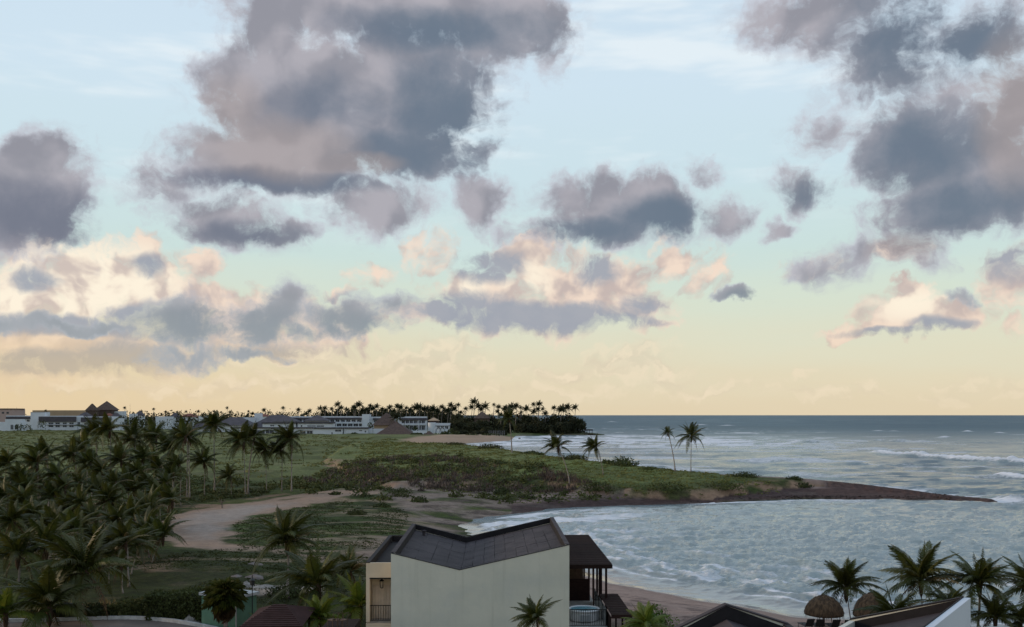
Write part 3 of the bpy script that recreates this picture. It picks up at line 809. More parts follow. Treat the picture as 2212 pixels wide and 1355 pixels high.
    attr(me, 'tone', cc); attr(me, 'foam', ff, 'FLOAT'); attr(me, 'swell', ww, 'FLOAT'); attr(me, 'calm', kk, 'FLOAT'); attr(me, 'bay', bb, 'FLOAT')
    return tag(link('sea', me), 'ruffled grey-blue sea with white breakers and a calmer bay', kind='structure')
build_sea()

# ------------------------------------------------------------------ plants
M = MATS
material('palm_leaf', (0.034, 0.045, 0.008), 0.5, (0.078, 0.082, 0.015), 0.7, spec=0.35, rand=0.55, transl=0.3)
material('palm_leaf_fresh', (0.075, 0.115, 0.014), 0.5, (0.145, 0.165, 0.022), 0.9, spec=0.35, rand=0.4, transl=0.35)
material('palm_leaf_dry', (0.13, 0.085, 0.040), 0.8, (0.075, 0.050, 0.028), 0.8, rand=0.5, transl=0.2)
material('palm_leaf_pale_lit', (0.21, 0.165, 0.075), 0.6, (0.13, 0.105, 0.05), 0.8, rand=0.4, transl=0.3)  # yellowish tone with the highlights of light-catching fronds put into the colour
material('palm_leaf_far', (0.020, 0.027, 0.011), 0.8, (0.036, 0.042, 0.016), 0.3, rand=0.4, transl=0.15)
material('palm_trunk', (0.28, 0.245, 0.22), 0.9, (0.17, 0.145, 0.13), 2.0, 0.6, 6.0, rand=0.4, stretch=(1, 1, 4))
material('fibre', (0.075, 0.045, 0.028), 0.95, (0.035, 0.022, 0.016), 6.0)
material('shrub_leaf', (0.034, 0.046, 0.013), 0.75, (0.066, 0.078, 0.022), 0.25, rand=0.5, transl=0.2)
material('shrub_leaf_bright', (0.055, 0.110, 0.012), 0.6, (0.090, 0.150, 0.020), 0.6, rand=0.3, transl=0.25)
material('dry_twig', (0.062, 0.047, 0.040), 0.95, (0.098, 0.074, 0.062), 0.35, rand=0.3)
material('dead_wood', (0.17, 0.14, 0.12), 0.95, (0.10, 0.08, 0.07), 3.0)
material('grass_blade', (0.105, 0.118, 0.032), 0.85, (0.150, 0.150, 0.048), 0.12, transl=0.25)
material('grass_dry', (0.20, 0.155, 0.070), 0.9, (0.12, 0.095, 0.045), 0.4, transl=0.25)
material('tree_leaf', (0.024, 0.029, 0.014), 0.85, (0.046, 0.050, 0.022), 0.06, rand=0.4, transl=0.15)

def frond_mesh(name, mat, L=1.0, rise=0.2, droop=0.5, n=22, width=0.24, hang=0.6, seed=0, segs=7, lw=0.019):
    """one feather leaf along +x, unit length: a bowed rib with two combs of leaflets"""
    rng = random.Random(seed)
    b = MB()
    def P(t):
        return Vector((L * (t - 0.12 * droop * t * t), 0.02 * math.sin(3 * t + seed), L * (rise * t - droop * t ** 2.2)))
    b.tube([P(i / segs) for i in range(segs + 1)], [0.020 * (1 - 0.85 * i / segs) for i in range(segs + 1)], 3)
    for s in (-1, 1):
        for i in range(n):
            t = 0.14 + 0.85 * (i + rng.uniform(-.25, .25)) / n
            p = P(t); d = (P(min(t + .04, 1)) - P(max(t - .04, 0))).normalized()
            side = Vector((0, s, 0))
            ln = width * (math.sin(math.pi * min(1, 0.12 + 0.92 * t) ** 0.8) ** 0.65 + 0.06) * rng.uniform(.8, 1.12)
            fwd = 0.35 + 0.75 * t
            h = hang * rng.uniform(.6, 1.3)
            dir1 = (side + d * fwd - Vector((0, 0, 1)) * h * 0.35).normalized()
            dir2 = (side * 0.7 + d * fwd - Vector((0, 0, 1)) * h * 1.5).normalized()
            w = lw * L
            m = p + dir1 * ln * .55; e = m + dir2 * ln * .5
            u = d * w
            b.poly([p - u * .6, p + u * .6, m + u * .75, m - u * .75, e], [(0, 1, 2, 3), (3, 2, 4)])
    return b.mesh(name, mat)

FR = {}
for key, mat in (('green', 'palm_leaf'), ('fresh', 'palm_leaf_fresh')):
    FR[key] = {
        'spear': [frond_mesh('frond', M[mat], 1, .06, .05, 18, .10, .15, 1), frond_mesh('frond', M[mat], 1, .05, .10, 18, .13, .2, 2)],
        'up': [frond_mesh('frond', M[mat], 1, .22, .42, 34, .23, .5, k) for k in (3, 4)],
        'mid': [frond_mesh('frond', M[mat], 1, .32, .72, 34, .26, .8, k) for k in (5, 6, 7)],
        'low': [frond_mesh('frond', M[mat], 1, .30, 1.05, 34, .26, 1.0, k) for k in (8, 9)]}
DRY = [frond_mesh('frond', M['palm_leaf_dry'], 1, .05, .75, 16, .16, 1.2, k) for k in (10, 11)]
PALE_LIT = [frond_mesh('frond', M['palm_leaf_pale_lit'], 1, .25, .55, 24, .12, .9, k) for k in (12, 13)]
FAR_FR = {'spear': [frond_mesh('frond', M['palm_leaf_far'], 1, .06, .12, 9, .16, .2, 21, 4, .05)],
          'up': [frond_mesh('frond', M['palm_leaf_far'], 1, .15, .25, 10, .24, .5, 22, 4, .05)],
          'mid': [frond_mesh('frond', M['palm_leaf_far'], 1, .25, .50, 10, .28, .8, k, 4, .05) for k in (23, 24)],
          'low': [frond_mesh('frond', M['palm_leaf_far'], 1, .25, .85, 10, .28, 1.0, 25, 4, .05)]}

def trunk_mesh(bend, seed, n=7):
    """unit-height trunk, foot at the origin, swollen base, bowing by `bend` towards +x"""
    b = MB(); k = 11
    pts = [(bend * (t ** 1.6), 0.02 * math.sin(5 * t + seed), t) for t in [i / k for i in range(k + 1)]]
    rad = [0.014 * (1 + 1.1 * math.exp(-t * 14)) * (1 - .35 * t) * (1 + .10 * ((i % 2) - .5)) for i, t in enumerate(i / k for i in range(k + 1))]
    b.tube(pts, rad, n)
    return b.mesh('trunk', M['palm_trunk'], True)
TRUNKS = {}
def trunk_for(bend):
    q = round(bend / .06) * .06
    if q not in TRUNKS:
        TRUNKS[q] = trunk_mesh(q, len(TRUNKS))
    return TRUNKS[q], q

BOOT = MB().lathe([(.02, -.9), (.13, -.6), (.17, -.15), (.15, .12), (.05, .35)], 8).mesh('crown_shaft', M['fibre'], True)

def frond_matrix(rng, az, elev, wind, length, at_):
    d = Vector((math.cos(az) * math.cos(elev), math.sin(az) * math.cos(elev), math.sin(elev)))
    d = (d + Vector((-wind, 0.10 * wind, 0.0))).normalized()
    z = Vector((0, 0, 1)) + Vector((-0.5 * wind, 0, 0)) + Vector((rng.uniform(-.2, .2), rng.uniform(-.2, .2), 0))
    y = z.cross(d)
    if y.length < 0.1:
        y = Vector((rng.uniform(-1, 1), rng.uniform(-1, 1), 0)).cross(d)
    y.normalize(); z = d.cross(y)
    m = Matrix((d, y, z)).transposed().to_4x4()
    return Matrix.Translation(at_) @ m @ Matrix.Diagonal((length, length, length, 1))

def crown_plan(rng, n, wind, mature):
    """(kind, azimuth, elevation, relative length) of every leaf, youngest first"""
    out = [('spear', rng.uniform(0, 6.28), R(84), .75), ('spear', rng.uniform(0, 6.28), R(76), .9)]
    for i in range(n):
        f = (i + .5) / n
        az = i * 2.39996 + rng.uniform(-.3, .3)
        el = R(70 - 80 * f ** 1.1 * mature + rng.uniform(-11, 11))
        kind = 'up' if f < .38 else ('mid' if f < .78 else 'low')
        out.append((kind, az, el, rng.uniform(.88, 1.08) * (1.0 if f > .2 else .92)))
    return out

def coconut_palm(x, y, height, lean, flen, label, seed, kind='green', n=16, wind=.3, mature=1.0, dry=2, group=None, zb=None, thick=1.0, name='coconut_palm'):
    rng = random.Random(seed)
    z0 = (gz(x, y) if zb is None else zb) - 0.05
    root = empty(name, (x, y, z0), 0, label, 'palm tree', group)
    tm, q = trunk_for(abs(lean) / height)
    th = thick * (11.0 / height) ** .45
    o = link('trunk', tm, root, None, (0, 0, 0 if lean >= 0 else math.pi), (height if q else height * th, height * th, height))
    if q:
        o.scale = (height * (abs(lean) / height) / q if q else height, height * th, height)
        # keep the stem round: its thickness in x follows the bow only slightly
    top = Vector((lean, 0, height))
    link('crown_shaft', BOOT, root, top, None, (flen / 2.6,) * 3)
    wind *= rng.uniform(.6, 1.4); flen *= rng.uniform(.88, 1.12); n += rng.choice((-2, 0, 2, 4))
    for (k, az, el, rl) in crown_plan(rng, n, wind, mature):
        me = rng.choice(FR[kind][k])
        f = link('frond', me, root); f.matrix_basis = frond_matrix(rng, az, el, wind, flen * rl * (1.15 if flen > 2.6 else .98), top)
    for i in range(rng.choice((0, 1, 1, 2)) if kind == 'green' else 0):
        f = link('frond', rng.choice(PALE_LIT), root)
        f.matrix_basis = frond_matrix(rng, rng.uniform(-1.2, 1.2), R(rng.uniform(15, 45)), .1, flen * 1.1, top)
    for i in range(dry):
        f = link('frond', rng.choice(DRY), root)
        f.matrix_basis = frond_matrix(rng, rng.uniform(0, 6.28), R(rng.uniform(-45, -15)), wind * .6, flen * .85, top)
    return root

# ---- palms of the plantation and dunes: crown x, crown y, foot x, foot y, leaf length in px, kind
def crest_spot(px):
    """point on the dune crest seen at this x of the photograph"""
    for a, b in zip(CREST[:-1], CREST[1:]):
        pa, pb = MIDX + FPX * a[0] / a[1], MIDX + FPX * b[0] / b[1]
        if min(pa, pb) <= px <= max(pa, pb):
            t = (px - pa) / (pb - pa)
            return a[0] + (b[0] - a[0]) * t, a[1] + (b[1] - a[1]) * t
def palm_px(cx, cy, bx, by, fl, label, seed, zg=None, **kw):
    z = 2.0
    X, Y, z = spot(bx, by)
    if zg == 'crest':
        X, Y = crest_spot(bx); Y -= 1.5; z = gz(X, Y)
    h = zat(cy, Y) - z
    return coconut_palm(X, Y, max(h, .8), xat(cx, Y) - X, fl * Y / FPX, label, seed, zb=z, **kw)

TALL = [  # the tall back row at the edge of the open field
    (206, 936, 212, 1072, 48, 'left of the two tallest crowns beside the pyramid roofs'), (237, 930, 238, 1078, 50, 'tall palm right below the larger pyramid roof'),
    (290, 952, 292, 1066, 50, 'broad-crowned palm between the pyramid roofs and the paired trunks'), (337, 948, 341, 1060, 46, 'palm left of the paired trunks with a full crown'),
    (372, 970, 374, 1066, 44, 'palm leaning on the left of the paired trunks'), (400, 946, 404, 1082, 46, 'left one of two close thin trunks with crowns touching'),
    (412, 948, 409, 1076, 42, 'right one of two close thin trunks with crowns touching'), (466, 921, 463, 1064, 40, 'tallest lone palm with a bare trunk and small tufted crown'),
    (526, 956, 530, 1070, 46, 'palm with long bare trunk, second right of the tallest lone palm'), (549, 944, 535, 1068, 38, 'slim palm half hidden behind its left neighbour at the field edge'),
    (573, 972, 576, 1064, 40, 'third palm from the right end of the bare-trunk row'), (607, 975, 609, 1062, 40, 'second palm from the right end of the bare-trunk row'),
    (628, 950, 630, 1061, 46, 'rightmost palm of the bare-trunk row with one pale bent frond'), (441, 1000, 442, 1072, 36, 'short-crowned palm left of the tallest lone palm')]
for i, (a, b, c, d, f, l) in enumerate(TALL):
    palm_px(a, b, c, d, f, 'coconut palm: ' + l, 100 + i, n=20, wind=.55, group='palms along the edge of the field', thick=.75)
ORD = ['first', 'second', 'third', 'fourth', 'fifth', 'sixth', 'seventh', 'eighth', 'ninth', 'tenth', 'eleventh', 'twelfth', 'thirteenth', 'fourteenth', 'fifteenth', 'sixteenth']
MIDROW = [(20, 1002, 22, 1112, 50), (80, 1003, 84, 1122, 48), (100, 985, 106, 1104, 46), (128, 1030, 130, 1125, 40), (160, 985, 163, 1098, 46), (186, 968, 190, 1092, 44), (196, 1003, 199, 1106, 42),
          (222, 1020, 224, 1110, 40), (262, 996, 265, 1092, 46), (310, 992, 308, 1090, 44), (345, 1012, 347, 1084, 40), (388, 1008, 390, 1092, 36), (498, 1030, 500, 1074, 34)]
for i, (a, b, c, d, f) in enumerate(MIDROW):
    palm_px(a, b, c, d, f, f'coconut palm, {ORD[i]} from left in the middle row of the grove', 140 + i, n=20, wind=.55, group='palms in the middle of the grove', thick=.8)
LOW = [(15, 1078, 15, 1140, 46), (55, 1085, 57, 1150, 48), (118, 1075, 116, 1140, 46), (150, 1100, 152, 1160, 50), (180, 1090, 178, 1165, 50), (235, 1080, 226, 1146, 50),
       (243, 1090, 247, 1142, 44), (205, 1120, 206, 1175, 46), (328, 1105, 330, 1168, 50), (345, 1070, 347, 1128, 44), (290, 1062, 292, 1118, 42), (372, 1085, 362, 1152, 50), (85, 1050, 86, 1118, 40)]
for i, (a, b, c, d, f) in enumerate(LOW):
    palm_px(a, b, c, d, f, f'young leaning palm, {ORD[i]} planted of the low thicket left of the track' if False else f'low palm in the thicket left of the track, {ORD[sorted(range(len(LOW)), key=lambda k: LOW[k][0]).index(i)]} from left',
            170 + i, n=20, wind=.6, mature=.85, group='low palms in the thicket', thick=1.2)
FILLB = [(-15, 1040, -14, 1130, 46), (45, 1035, 47, 1128, 44), (62, 1060, 60, 1136, 46), (140, 1055, 143, 1138, 44), (172, 1050, 175, 1130, 42), (212, 1058, 214, 1132, 44), (250, 1045, 252, 1120, 42), (275, 1040, 277, 1112, 40), (322, 1050, 324, 1112, 40), (360, 1045, 362, 1104, 38), (300, 1025, 302, 1102, 40), (375, 1030, 377, 1096, 36)]
for i, (a, b, c, d, f) in enumerate(FILLB):
    palm_px(a, b, c, d, f, f'dark palm deep inside the grove, {ORD[sorted(range(len(FILLB)), key=lambda k: FILLB[k][0]).index(i)]} from left of the inner rank', 280 + i, n=18, wind=.55, group='palms deep in the grove', thick=.9)
FILLF = [(-10, 1120, -10, 1190, 60), (30, 1130, 32, 1205, 60), (78, 1125, 80, 1196, 58), (125, 1140, 122, 1218, 62), (165, 1150, 168, 1230, 62), (205, 1160, 202, 1228, 58), (255, 1130, 258, 1196, 54), (290, 1120, 292, 1182, 52)]
for i, (a, b, c, d, f) in enumerate(FILLF):
    palm_px(a, b, c, d, f, f'shaggy palm in the front rank of the grove, {ORD[sorted(range(len(FILLF)), key=lambda k: FILLF[k][0]).index(i)]} from left', 320 + i, n=18, wind=.5, mature=.85, group='palms in the front of the grove', thick=1.2)
EDGE = [(352, 1160, 330, 1215, 60), (318, 1150, 322, 1205, 58), (300, 1180, 285, 1240, 62), (272, 1175, 280, 1268, 60), (262, 1225, 266, 1282, 52)]
for i, (a, b, c, d, f) in enumerate(EDGE):
    palm_px(a, b, c, d, f, f'palm with pale swollen foot in the row beside the lawn, {ORD[sorted(range(len(EDGE)), key=lambda k: -EDGE[k][3]).index(i)]} from the road',
            190 + i, n=15, wind=.4, mature=.8, group='palms beside the lawn', thick=1.5)
NEARL = [(38, 1200, 40, 1300, 88, 'big palm at the left frame edge behind the road'), (100, 1185, 96, 1292, 84, 'big palm behind the road, second from the left edge'),
         (185, 1240, 176, 1345, 118, 'large palm in front of the lawn with long arching lower fronds'), (107, 1316, 106, 1362, 112, 'large palm in the road verge with upright spears of leaves'),
         (12, 1330, 12, 1375, 90, 'yellowish green palm cut by the bottom left corner'), (230, 1196, 236, 1262, 74, 'palm standing between the big road palms and the lawn')]
for i, (a, b, c, d, f, l) in enumerate(NEARL):
    palm_px(a, b, c, d, f, l, 200 + i, kind='fresh' if i == 4 else 'green', n=17, wind=.25, mature=.85, group='large palms by the road', thick=1.3)
MIDL = [(620, 1172, 622, 1292, 84, 'lone palm with drooping fronds on the lawn before the track', 'green', .12), (756, 1235, 758, 1330, 66, 'dark palm just left of the white house', 'green', .2),
        (688, 1268, 690, 1372, 100, 'shaggy palm above the brown roof', 'green', .25), (778, 1312, 776, 1385, 92, 'bright palm against the balcony of the white house', 'fresh', .15),
        (690, 1338, 690, 1400, 76, 'lime green young palm at the bottom beside the brown roof', 'fresh', .05), (572, 1352, 572, 1400, 46, 'small lime palm tip at the bottom edge under the brown roof', 'fresh', .05)]
for i, (a, b, c, d, f, l, k, wd) in enumerate(MIDL):
    palm_px(a, b, c, d, f, l, 210 + i, kind=k, n=18, wind=wd, mature=.9, dry=3 if i == 2 else 1, group='palms around the white house', thick=1.2)
DUNE = [(1206, 966, 1230, 1046, 42, 'thick-headed palm leaning left on the dune', .55), (1288, 967, 1303, 1026, 30, 'small palm leaning left, right of the thick-headed dune palm', .55),
        (1443, 936, 1456, 1016, 24, 'left and slimmer palm of the pair on the dune crest', .4), (1494, 943, 1491, 1020, 36, 'right and fuller palm of the pair on the dune crest', .1),
        (1100, 905, 1106, 976, 26, 'thin dark palm standing against the far bay', .2)]
for i, (a, b, c, d, f, l, wd) in enumerate(DUNE):
    palm_px(a, b, c, d, f, l, 230 + i, n=16, wind=wd, group='palms on the dune', dry=1, thick=.7, zg='crest' if i in (2, 3, 4) else None)
NEARR = [(1828, 1272, 1838, 1352, 88, 'palm between the two thatched parasols on the beach', 'green', .05), (1990, 1259, 1994, 1380, 91, 'tall palm right of the second thatched parasol', 'green', .1),
         (2116, 1264, 2114, 1390, 88, 'tall palm behind the white gable wall', 'green', .05), (2232, 1276, 2232, 1390, 91, 'palm cut by the right frame edge', 'green', .1),
         (1932, 1336, 1930, 1400, 75, 'low palm in front of the second thatched parasol', 'green', .05), (2052, 1314, 2050, 1400, 75, 'leafy low palm just left of the white gable wall', 'green', .05),
         (2150, 1336, 2152, 1400, 78, 'dark low palm just right of the white gable wall', 'green', .0), (2205, 1344, 2206, 1405, 65, 'low palm in the bottom right corner', 'green', .0)]
for i, (a, b, c, d, f, l, k, wd) in enumerate(NEARR):
    palm_px(a, b, c, d, f, l, 240 + i, kind=k, n=18, wind=wd, mature=.9, dry=1, group='palms behind the right-hand roofs', thick=1.2)
# two palms right before the house, rooted below the frame: (crown px, distance)
for i, (px, py, d, fl, wd, k, l) in enumerate([(1162, 1338, 52, 62, .75, 'green', 'wind-blown palm head in front of the white house wall'),
                                                (1398, 1352, 56, 64, .45, 'fresh', 'lime green palm right of the wooden terrace roof')]):
    x = xat(px, d); z = zat(py, d)
    coconut_palm(x + .5, d, z - 2.0, -.5, fl * d / FPX, l, 260 + i, kind=k, n=17, wind=wd, zb=2.0, dry=1, group='palms around the white house', thick=1.1)

# ------------------------------------------------------------------ bushes
def leaf_blob(rng, n, rx, ry, rz, size, flat=.0):
    """n leaf-sized faces filling the shell of a lumpy mound; returns verts, quads"""
    u = rng.normal(size=(n, 3)); u /= np.linalg.norm(u, axis=1)[:, None]
    u[:, 2] = np.abs(u[:, 2])
    lump = 1 + .22 * np.sin(u[:, 0] * 5 + rng.random() * 6) * np.cos(u[:, 1] * 4 + rng.random() * 6) + .12 * rng.normal(size=n)
    r = (rng.random(n) ** .35) * lump
    c = u * r[:, None] * np.array([rx, ry, rz])
    a = rng.normal(size=(n, 3)); a /= np.linalg.norm(a, axis=1)[:, None]
    b = np.cross(a, u + .3 * rng.normal(size=(n, 3))); b /= np.linalg.norm(b, axis=1)[:, None] + 1e-9
    s = size * rng.uniform(.6, 1.4, n)[:, None]
    v = np.stack([c - a * s, c + b * s * .5, c + a * s, c - b * s * .5], 1).reshape(-1, 3)
    return v, np.arange(4 * n).reshape(-1, 4)
def shrub(x, y, rx, ry, rz, label, seed, mat='shrub_leaf', n=700, size=.16, group=None, name='shrub', cat='shrub', z=None):
    rng = np.random.default_rng(seed)
    v, q = leaf_blob(rng, n, rx, ry, rz, size)
    root = empty(name, (x, y, gz(x, y) if z is None else z), 0, label, cat, group)
    link('foliage', fast_mesh('foliage', v, q, M[mat]), root)
    b = MB(); pr = random.Random(seed)
    for k in range(5):
        a = pr.uniform(0, 6.28)
        b.bar((0, 0, -.2), (math.cos(a) * rx * .5, math.sin(a) * ry * .5, rz * .6), .05, 4, .02)
    b.build('stem', M['dead_wood'], root)
    return root
def shrub_px(px, py, wpx, hpx, label, seed, z=2.0, crest=False, **kw):
    X, Y, z = spot(px, py)
    if crest:
        X, Y = crest_spot(px); Y -= 1.0; z = gz(X, Y)
    k = Y / FPX
    return shrub(X, Y, wpx * k / 2, max(1.0, wpx * k * .4), hpx * k, label, seed, z=z - .1, **kw)
for i, (px, py, w, h, l) in enumerate([
        (985, 963, 46, 5, 'low round bush mound on the dune nearest the far beach'), (1058, 972, 60, 10, 'long bush mound on the dune left of the thin dark palm'),
        (1150, 984, 52, 8, 'bush mound on the dune crest left of the leaning palms'), (1240, 994, 60, 12, 'low bush at the foot of the leaning dune palm'),
        (1312, 1004, 34, 8, 'small bush left of the big dome-shaped bush on the crest'), (1348, 1008, 64, 20, 'big dome-shaped bush on the dune crest'),
        (1400, 1012, 40, 6, 'flat bush trailing right of the big dome-shaped bush'), (1605, 1029, 66, 12, 'rounded dark bush alone on the right of the palm pair'),
        (1712, 1035, 36, 8, 'small twiggy bush farthest out on the spit'), (1735, 1052, 46, 10, 'dark bush on the sandy slope near the end of the grass'),
        (1085, 1068, 44, 16, 'green bush hanging over the sandy dune face'), (1290, 1060, 76, 22, 'dark green bush below the leaning palms'),
        (1440, 1058, 110, 18, 'long dark thicket at the back of the spit beach'), (1560, 1056, 100, 14, 'second long thicket at the back of the spit beach'),
        (1170, 1062, 60, 14, 'bush on the dune face right of the overhanging green bush')]):
    shrub_px(px, py, w, h, l, 300 + i, n=900 if w > 50 else 500, size=.30 if py < 1010 else .22, group='bushes on the dune', crest=py < 1040)
for i, (px, py, w, h, l) in enumerate([(905, 1085, 40, 14, 'green tuft bush on the sand at the head of the bay'), (770, 1112, 46, 12, 'dark bush in the grass right of the track'),
                                       (585, 1150, 40, 10, 'brownish bush in the grass behind the lone palm'), (825, 1095, 40, 9, 'low bush where the track meets the bay'), (860, 1072, 70, 16, 'grassy hummock beside the sandy dune face')]):
    shrub_px(px, py, w, h, l, 330 + i, n=500, size=.2, group='bushes on the flat')

# dry thicket on the landward flank of the dune, and green scrub over the dune and field: nobody could count these
def scatter(name, mat, label, n, region, size, hgt, leaf, seed, per=26, z=2.0, thin=None, upright=False):
    rng = np.random.default_rng(seed)
    poly = [at(px, py, z) for px, py in region]
    xs = [p[0] for p in poly]; ys = [p[1] for p in poly]
    X = rng.uniform(min(xs), max(xs), n * 6); Y = rng.uniform(min(ys), max(ys), n * 6)
    ok = inside(X, Y, poly) & (fbm(X / 9, Y / 9, 3, seed) > (thin or .42))
    X, Y = X[ok][:n], Y[ok][:n]
    H, sd, di = ground(X, Y)
    ok = (sd > 3) & (H > .8); X, Y, H = X[ok], Y[ok], H[ok]; n = len(X)
    s = size * rng.uniform(.5, 1.5, n); hh = hgt * rng.uniform(.4, 1.5, n)
    u = rng.normal(size=(n, per, 3)); u /= np.linalg.norm(u, axis=2)[..., None]; u[..., 2] = np.abs(u[..., 2])
    c = u * (rng.random((n, per, 1)) ** .4) * np.stack([s, s, hh], 1)[:, None, :] + np.stack([X, Y, H - .1], 1)[:, None, :]
    a = rng.normal(size=(n, per, 3)) * ((.35, .35, 1.6) if upright else (1, 1, .6))
    a /= np.linalg.norm(a, axis=2)[..., None]
    b = np.cross(a, u + .4 * rng.normal(size=(n, per, 3))); b /= np.linalg.norm(b, axis=2)[..., None] + 1e-9
    l = leaf * rng.uniform(.6, 1.4, (n, per, 1)); wd = .16 if upright else .5
    v = np.stack([c - a * l, c + b * l * wd, c + a * l, c - b * l * wd], 2).reshape(-1, 3)
    me = fast_mesh(name, v, np.arange(len(v)).reshape(-1, 4), M[mat])
    return tag(link(name, me), label, kind='stuff')
material('lawn_blade', (0.030, 0.036, 0.009), 0.85, (0.055, 0.062, 0.015), 0.12, transl=0.2)
material('olive_leaf', (0.092, 0.104, 0.034), 0.8, (0.150, 0.152, 0.054), 0.05, transl=0.2)
scatter('dry_brush', 'dry_twig', 'purplish brown leafless brush on the inner side of the dune', 520,
        [(640, 1030), (740, 1008), (840, 998), (940, 1003), (1030, 1016), (1120, 1030), (1230, 1036), (1290, 1050), (1180, 1054), (1000, 1052), (850, 1054), (720, 1047)], 1.5, 1.2, .5, 401, 34, 3.0, .47, True)
scatter('dark_scrub', 'shrub_leaf', 'dark green scrub mixed into the brush and under the palms', 420,
        [(560, 1045), (640, 1018), (760, 1000), (900, 994), (1010, 1006), (1140, 1018), (1240, 1032), (1330, 1055), (1180, 1062), (1000, 1056), (850, 1062), (700, 1060)], 2.0, 1.3, .34, 402, 60, 3.5, .46)
scatter('field_scrub', 'olive_leaf', 'low olive scrub covering the wide field before the resort', 2600,
        [(-150, 1010), (-150, 930), (300, 926), (640, 938), (860, 950), (1000, 975), (900, 1000), (640, 1040), (300, 1030)], 2.2, .75, .5, 403, 16, 2.0, .40)
scatter('dune_grass', 'grass_blade', 'short green growth over the dune and spit', 5200,
        [(800, 960), (950, 962), (1100, 980), (1280, 1000), (1460, 1018), (1740, 1036), (1830, 1046), (1560, 1062), (1250, 1060), (900, 1040), (760, 1000)], 1.3, .22, .28, 404, 14, 4.0, .2)
scatter('grove_undergrowth', 'shrub_leaf', 'dark undergrowth between the palms of the grove', 1500,
        [(-120, 1180), (-120, 1030), (200, 1020), (420, 1030), (640, 1050), (560, 1072), (400, 1090), (330, 1180), (250, 1250), (0, 1260)], 1.1, .9, .26, 405, 26, 2.0, .46)
scatter('lawn_grass', 'lawn_blade', 'tufty grass on the open ground between track and road', 6500,
        [(250, 1300), (330, 1210), (400, 1185), (520, 1185), (500, 1130), (640, 1095), (800, 1072), (880, 1100), (860, 1160), (960, 1230), (800, 1310), (500, 1300)], .55, .14, .14, 406, 12, 2.0, .40)
scatter('dry_grass', 'grass_dry', 'pale dry grass stalks along the road verge', 260,
        [(60, 1322), (240, 1312), (330, 1330), (240, 1337), (60, 1338)], .5, .75, .34, 407, 26, 2.0, .2, True)

# dead trees and driftwood in the brush
def dead_tree(px, py, hpx, label, seed):
    z = 2.5
    X, Y, z = spot(px, py)
    h = hpx * Y / FPX; pr = random.Random(seed)
    root = empty('dead_tree', (X, Y, z - .1), pr.uniform(0, 6), label, 'tree', 'bare dead trees in the brush')
    MB().tube([(0, 0, 0), (.1 * h, 0, .3 * h), (.05 * h, .05 * h, .55 * h)], [.16, .12, .08], 5).build('trunk', M['dead_wood'], root)
    for k in range(7):
        a = k * .9 + pr.uniform(-.3, .3); t = pr.uniform(.25, .55)
        p = Vector((.07 * h, .02 * h, t * h)); d = Vector((math.cos(a), math.sin(a), pr.uniform(.6, 1.4))).normalized()
        MB().tube([p, p + d * h * .25, p + d * h * .4 + Vector((0, 0, .08 * h))], [.07, .045, .02], 4).build('branch', M['dead_wood'], root)
for i, (px, py, h, l) in enumerate([(885, 1036, 32, 'pale bare dead tree forking in the brown brush'), (715, 1040, 26, 'bare dead tree in brush beside the palm row'), (1065, 1030, 20, 'small bare dead tree near the leaning palm'), (480, 1098, 24, 'dead stump tree at the track edge under the palms')]):
    dead_tree(px, py, h, l, 420 + i)

# ------------------------------------------------------------------ built things
material('white_render', (0.62, 0.60, 0.52), 0.85, (0.55, 0.54, 0.47), 0.5, 0.15, 3.0, contrast=(.3, .75))
def weathered_wall():
    m = MATS['white_render']; t = m.node_tree; g = NT(t); b = t.nodes['Principled BSDF']
    co = g.node('ShaderNodeTexCoord').outputs['Object']
    src = b.inputs['Base Color'].links[0].from_socket
    streak = g.noise(g.v('MULTIPLY', co, (2.2, 2.2, 0.10)), 1.0, 6, 0.65)
    patch = g.noise(g.v('MULTIPLY', co, (.35, .35, .5)), 1.0, 5, 0.6)
    c = g.mix(g.step(streak, 0.52, 0.78, 0.0, 0.30), src, (0.36, 0.36, 0.30))
    c = g.mix(g.step(patch, 0.45, 0.75, 0.0, 0.35), c, (0.46, 0.48, 0.47))
    g.put(b.inputs['Base Color'], c)
weathered_wall()
material('cream_lit_render', (0.62, 0.52, 0.40), 0.85, (0.56, 0.47, 0.36), 0.6, 0.1, 4.0)  # wing walls: warm sunlight put into the colour as a cream tone
material('roof_membrane', (0.040, 0.034, 0.038), 0.75, (0.060, 0.050, 0.055), 0.7, 0.25, 2.0, rand=.14, spec=.15)
material('dark_flashing', (0.014, 0.013, 0.015), 0.7, (0.020, 0.018, 0.021), 2.0, spec=.15)
material('dark_wood', (0.020, 0.011, 0.010), 0.85, (0.032, 0.018, 0.015), 3.0, 0.2, 8.0, rand=.4, stretch=(1, 6, 6), spec=.1)
material('brown_wood', (0.115, 0.070, 0.045), 0.7, (0.080, 0.048, 0.032), 3.0, rand=.2)
material('black_iron', (0.014, 0.013, 0.013), 0.5)
material('louvre_board', (0.60, 0.50, 0.40), 0.8, (0.52, 0.43, 0.35), 2.0, rand=.2)  # colour lightened in place of sunlight that misses the balcony recess
material('tub_shell', (0.55, 0.56, 0.58), 0.35)
material('tub_water', (0.10, 0.26, 0.32), 0.06, (0.14, 0.32, 0.38), 3.0, 0.2, 5.0)
material('screen_glass', (0.30, 0.32, 0.34), 0.1, spec=.6)
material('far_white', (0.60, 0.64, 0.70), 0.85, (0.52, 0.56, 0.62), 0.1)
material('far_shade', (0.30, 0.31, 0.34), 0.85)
material('far_window', (0.05, 0.055, 0.07), 0.3)
material('slate_roof', (0.085, 0.078, 0.092), 0.8, (0.065, 0.060, 0.072), 0.2)
material('thatch', (0.105, 0.076, 0.064), 0.95, (0.070, 0.050, 0.044), 0.6, 0.4, 3.0, rand=.15)
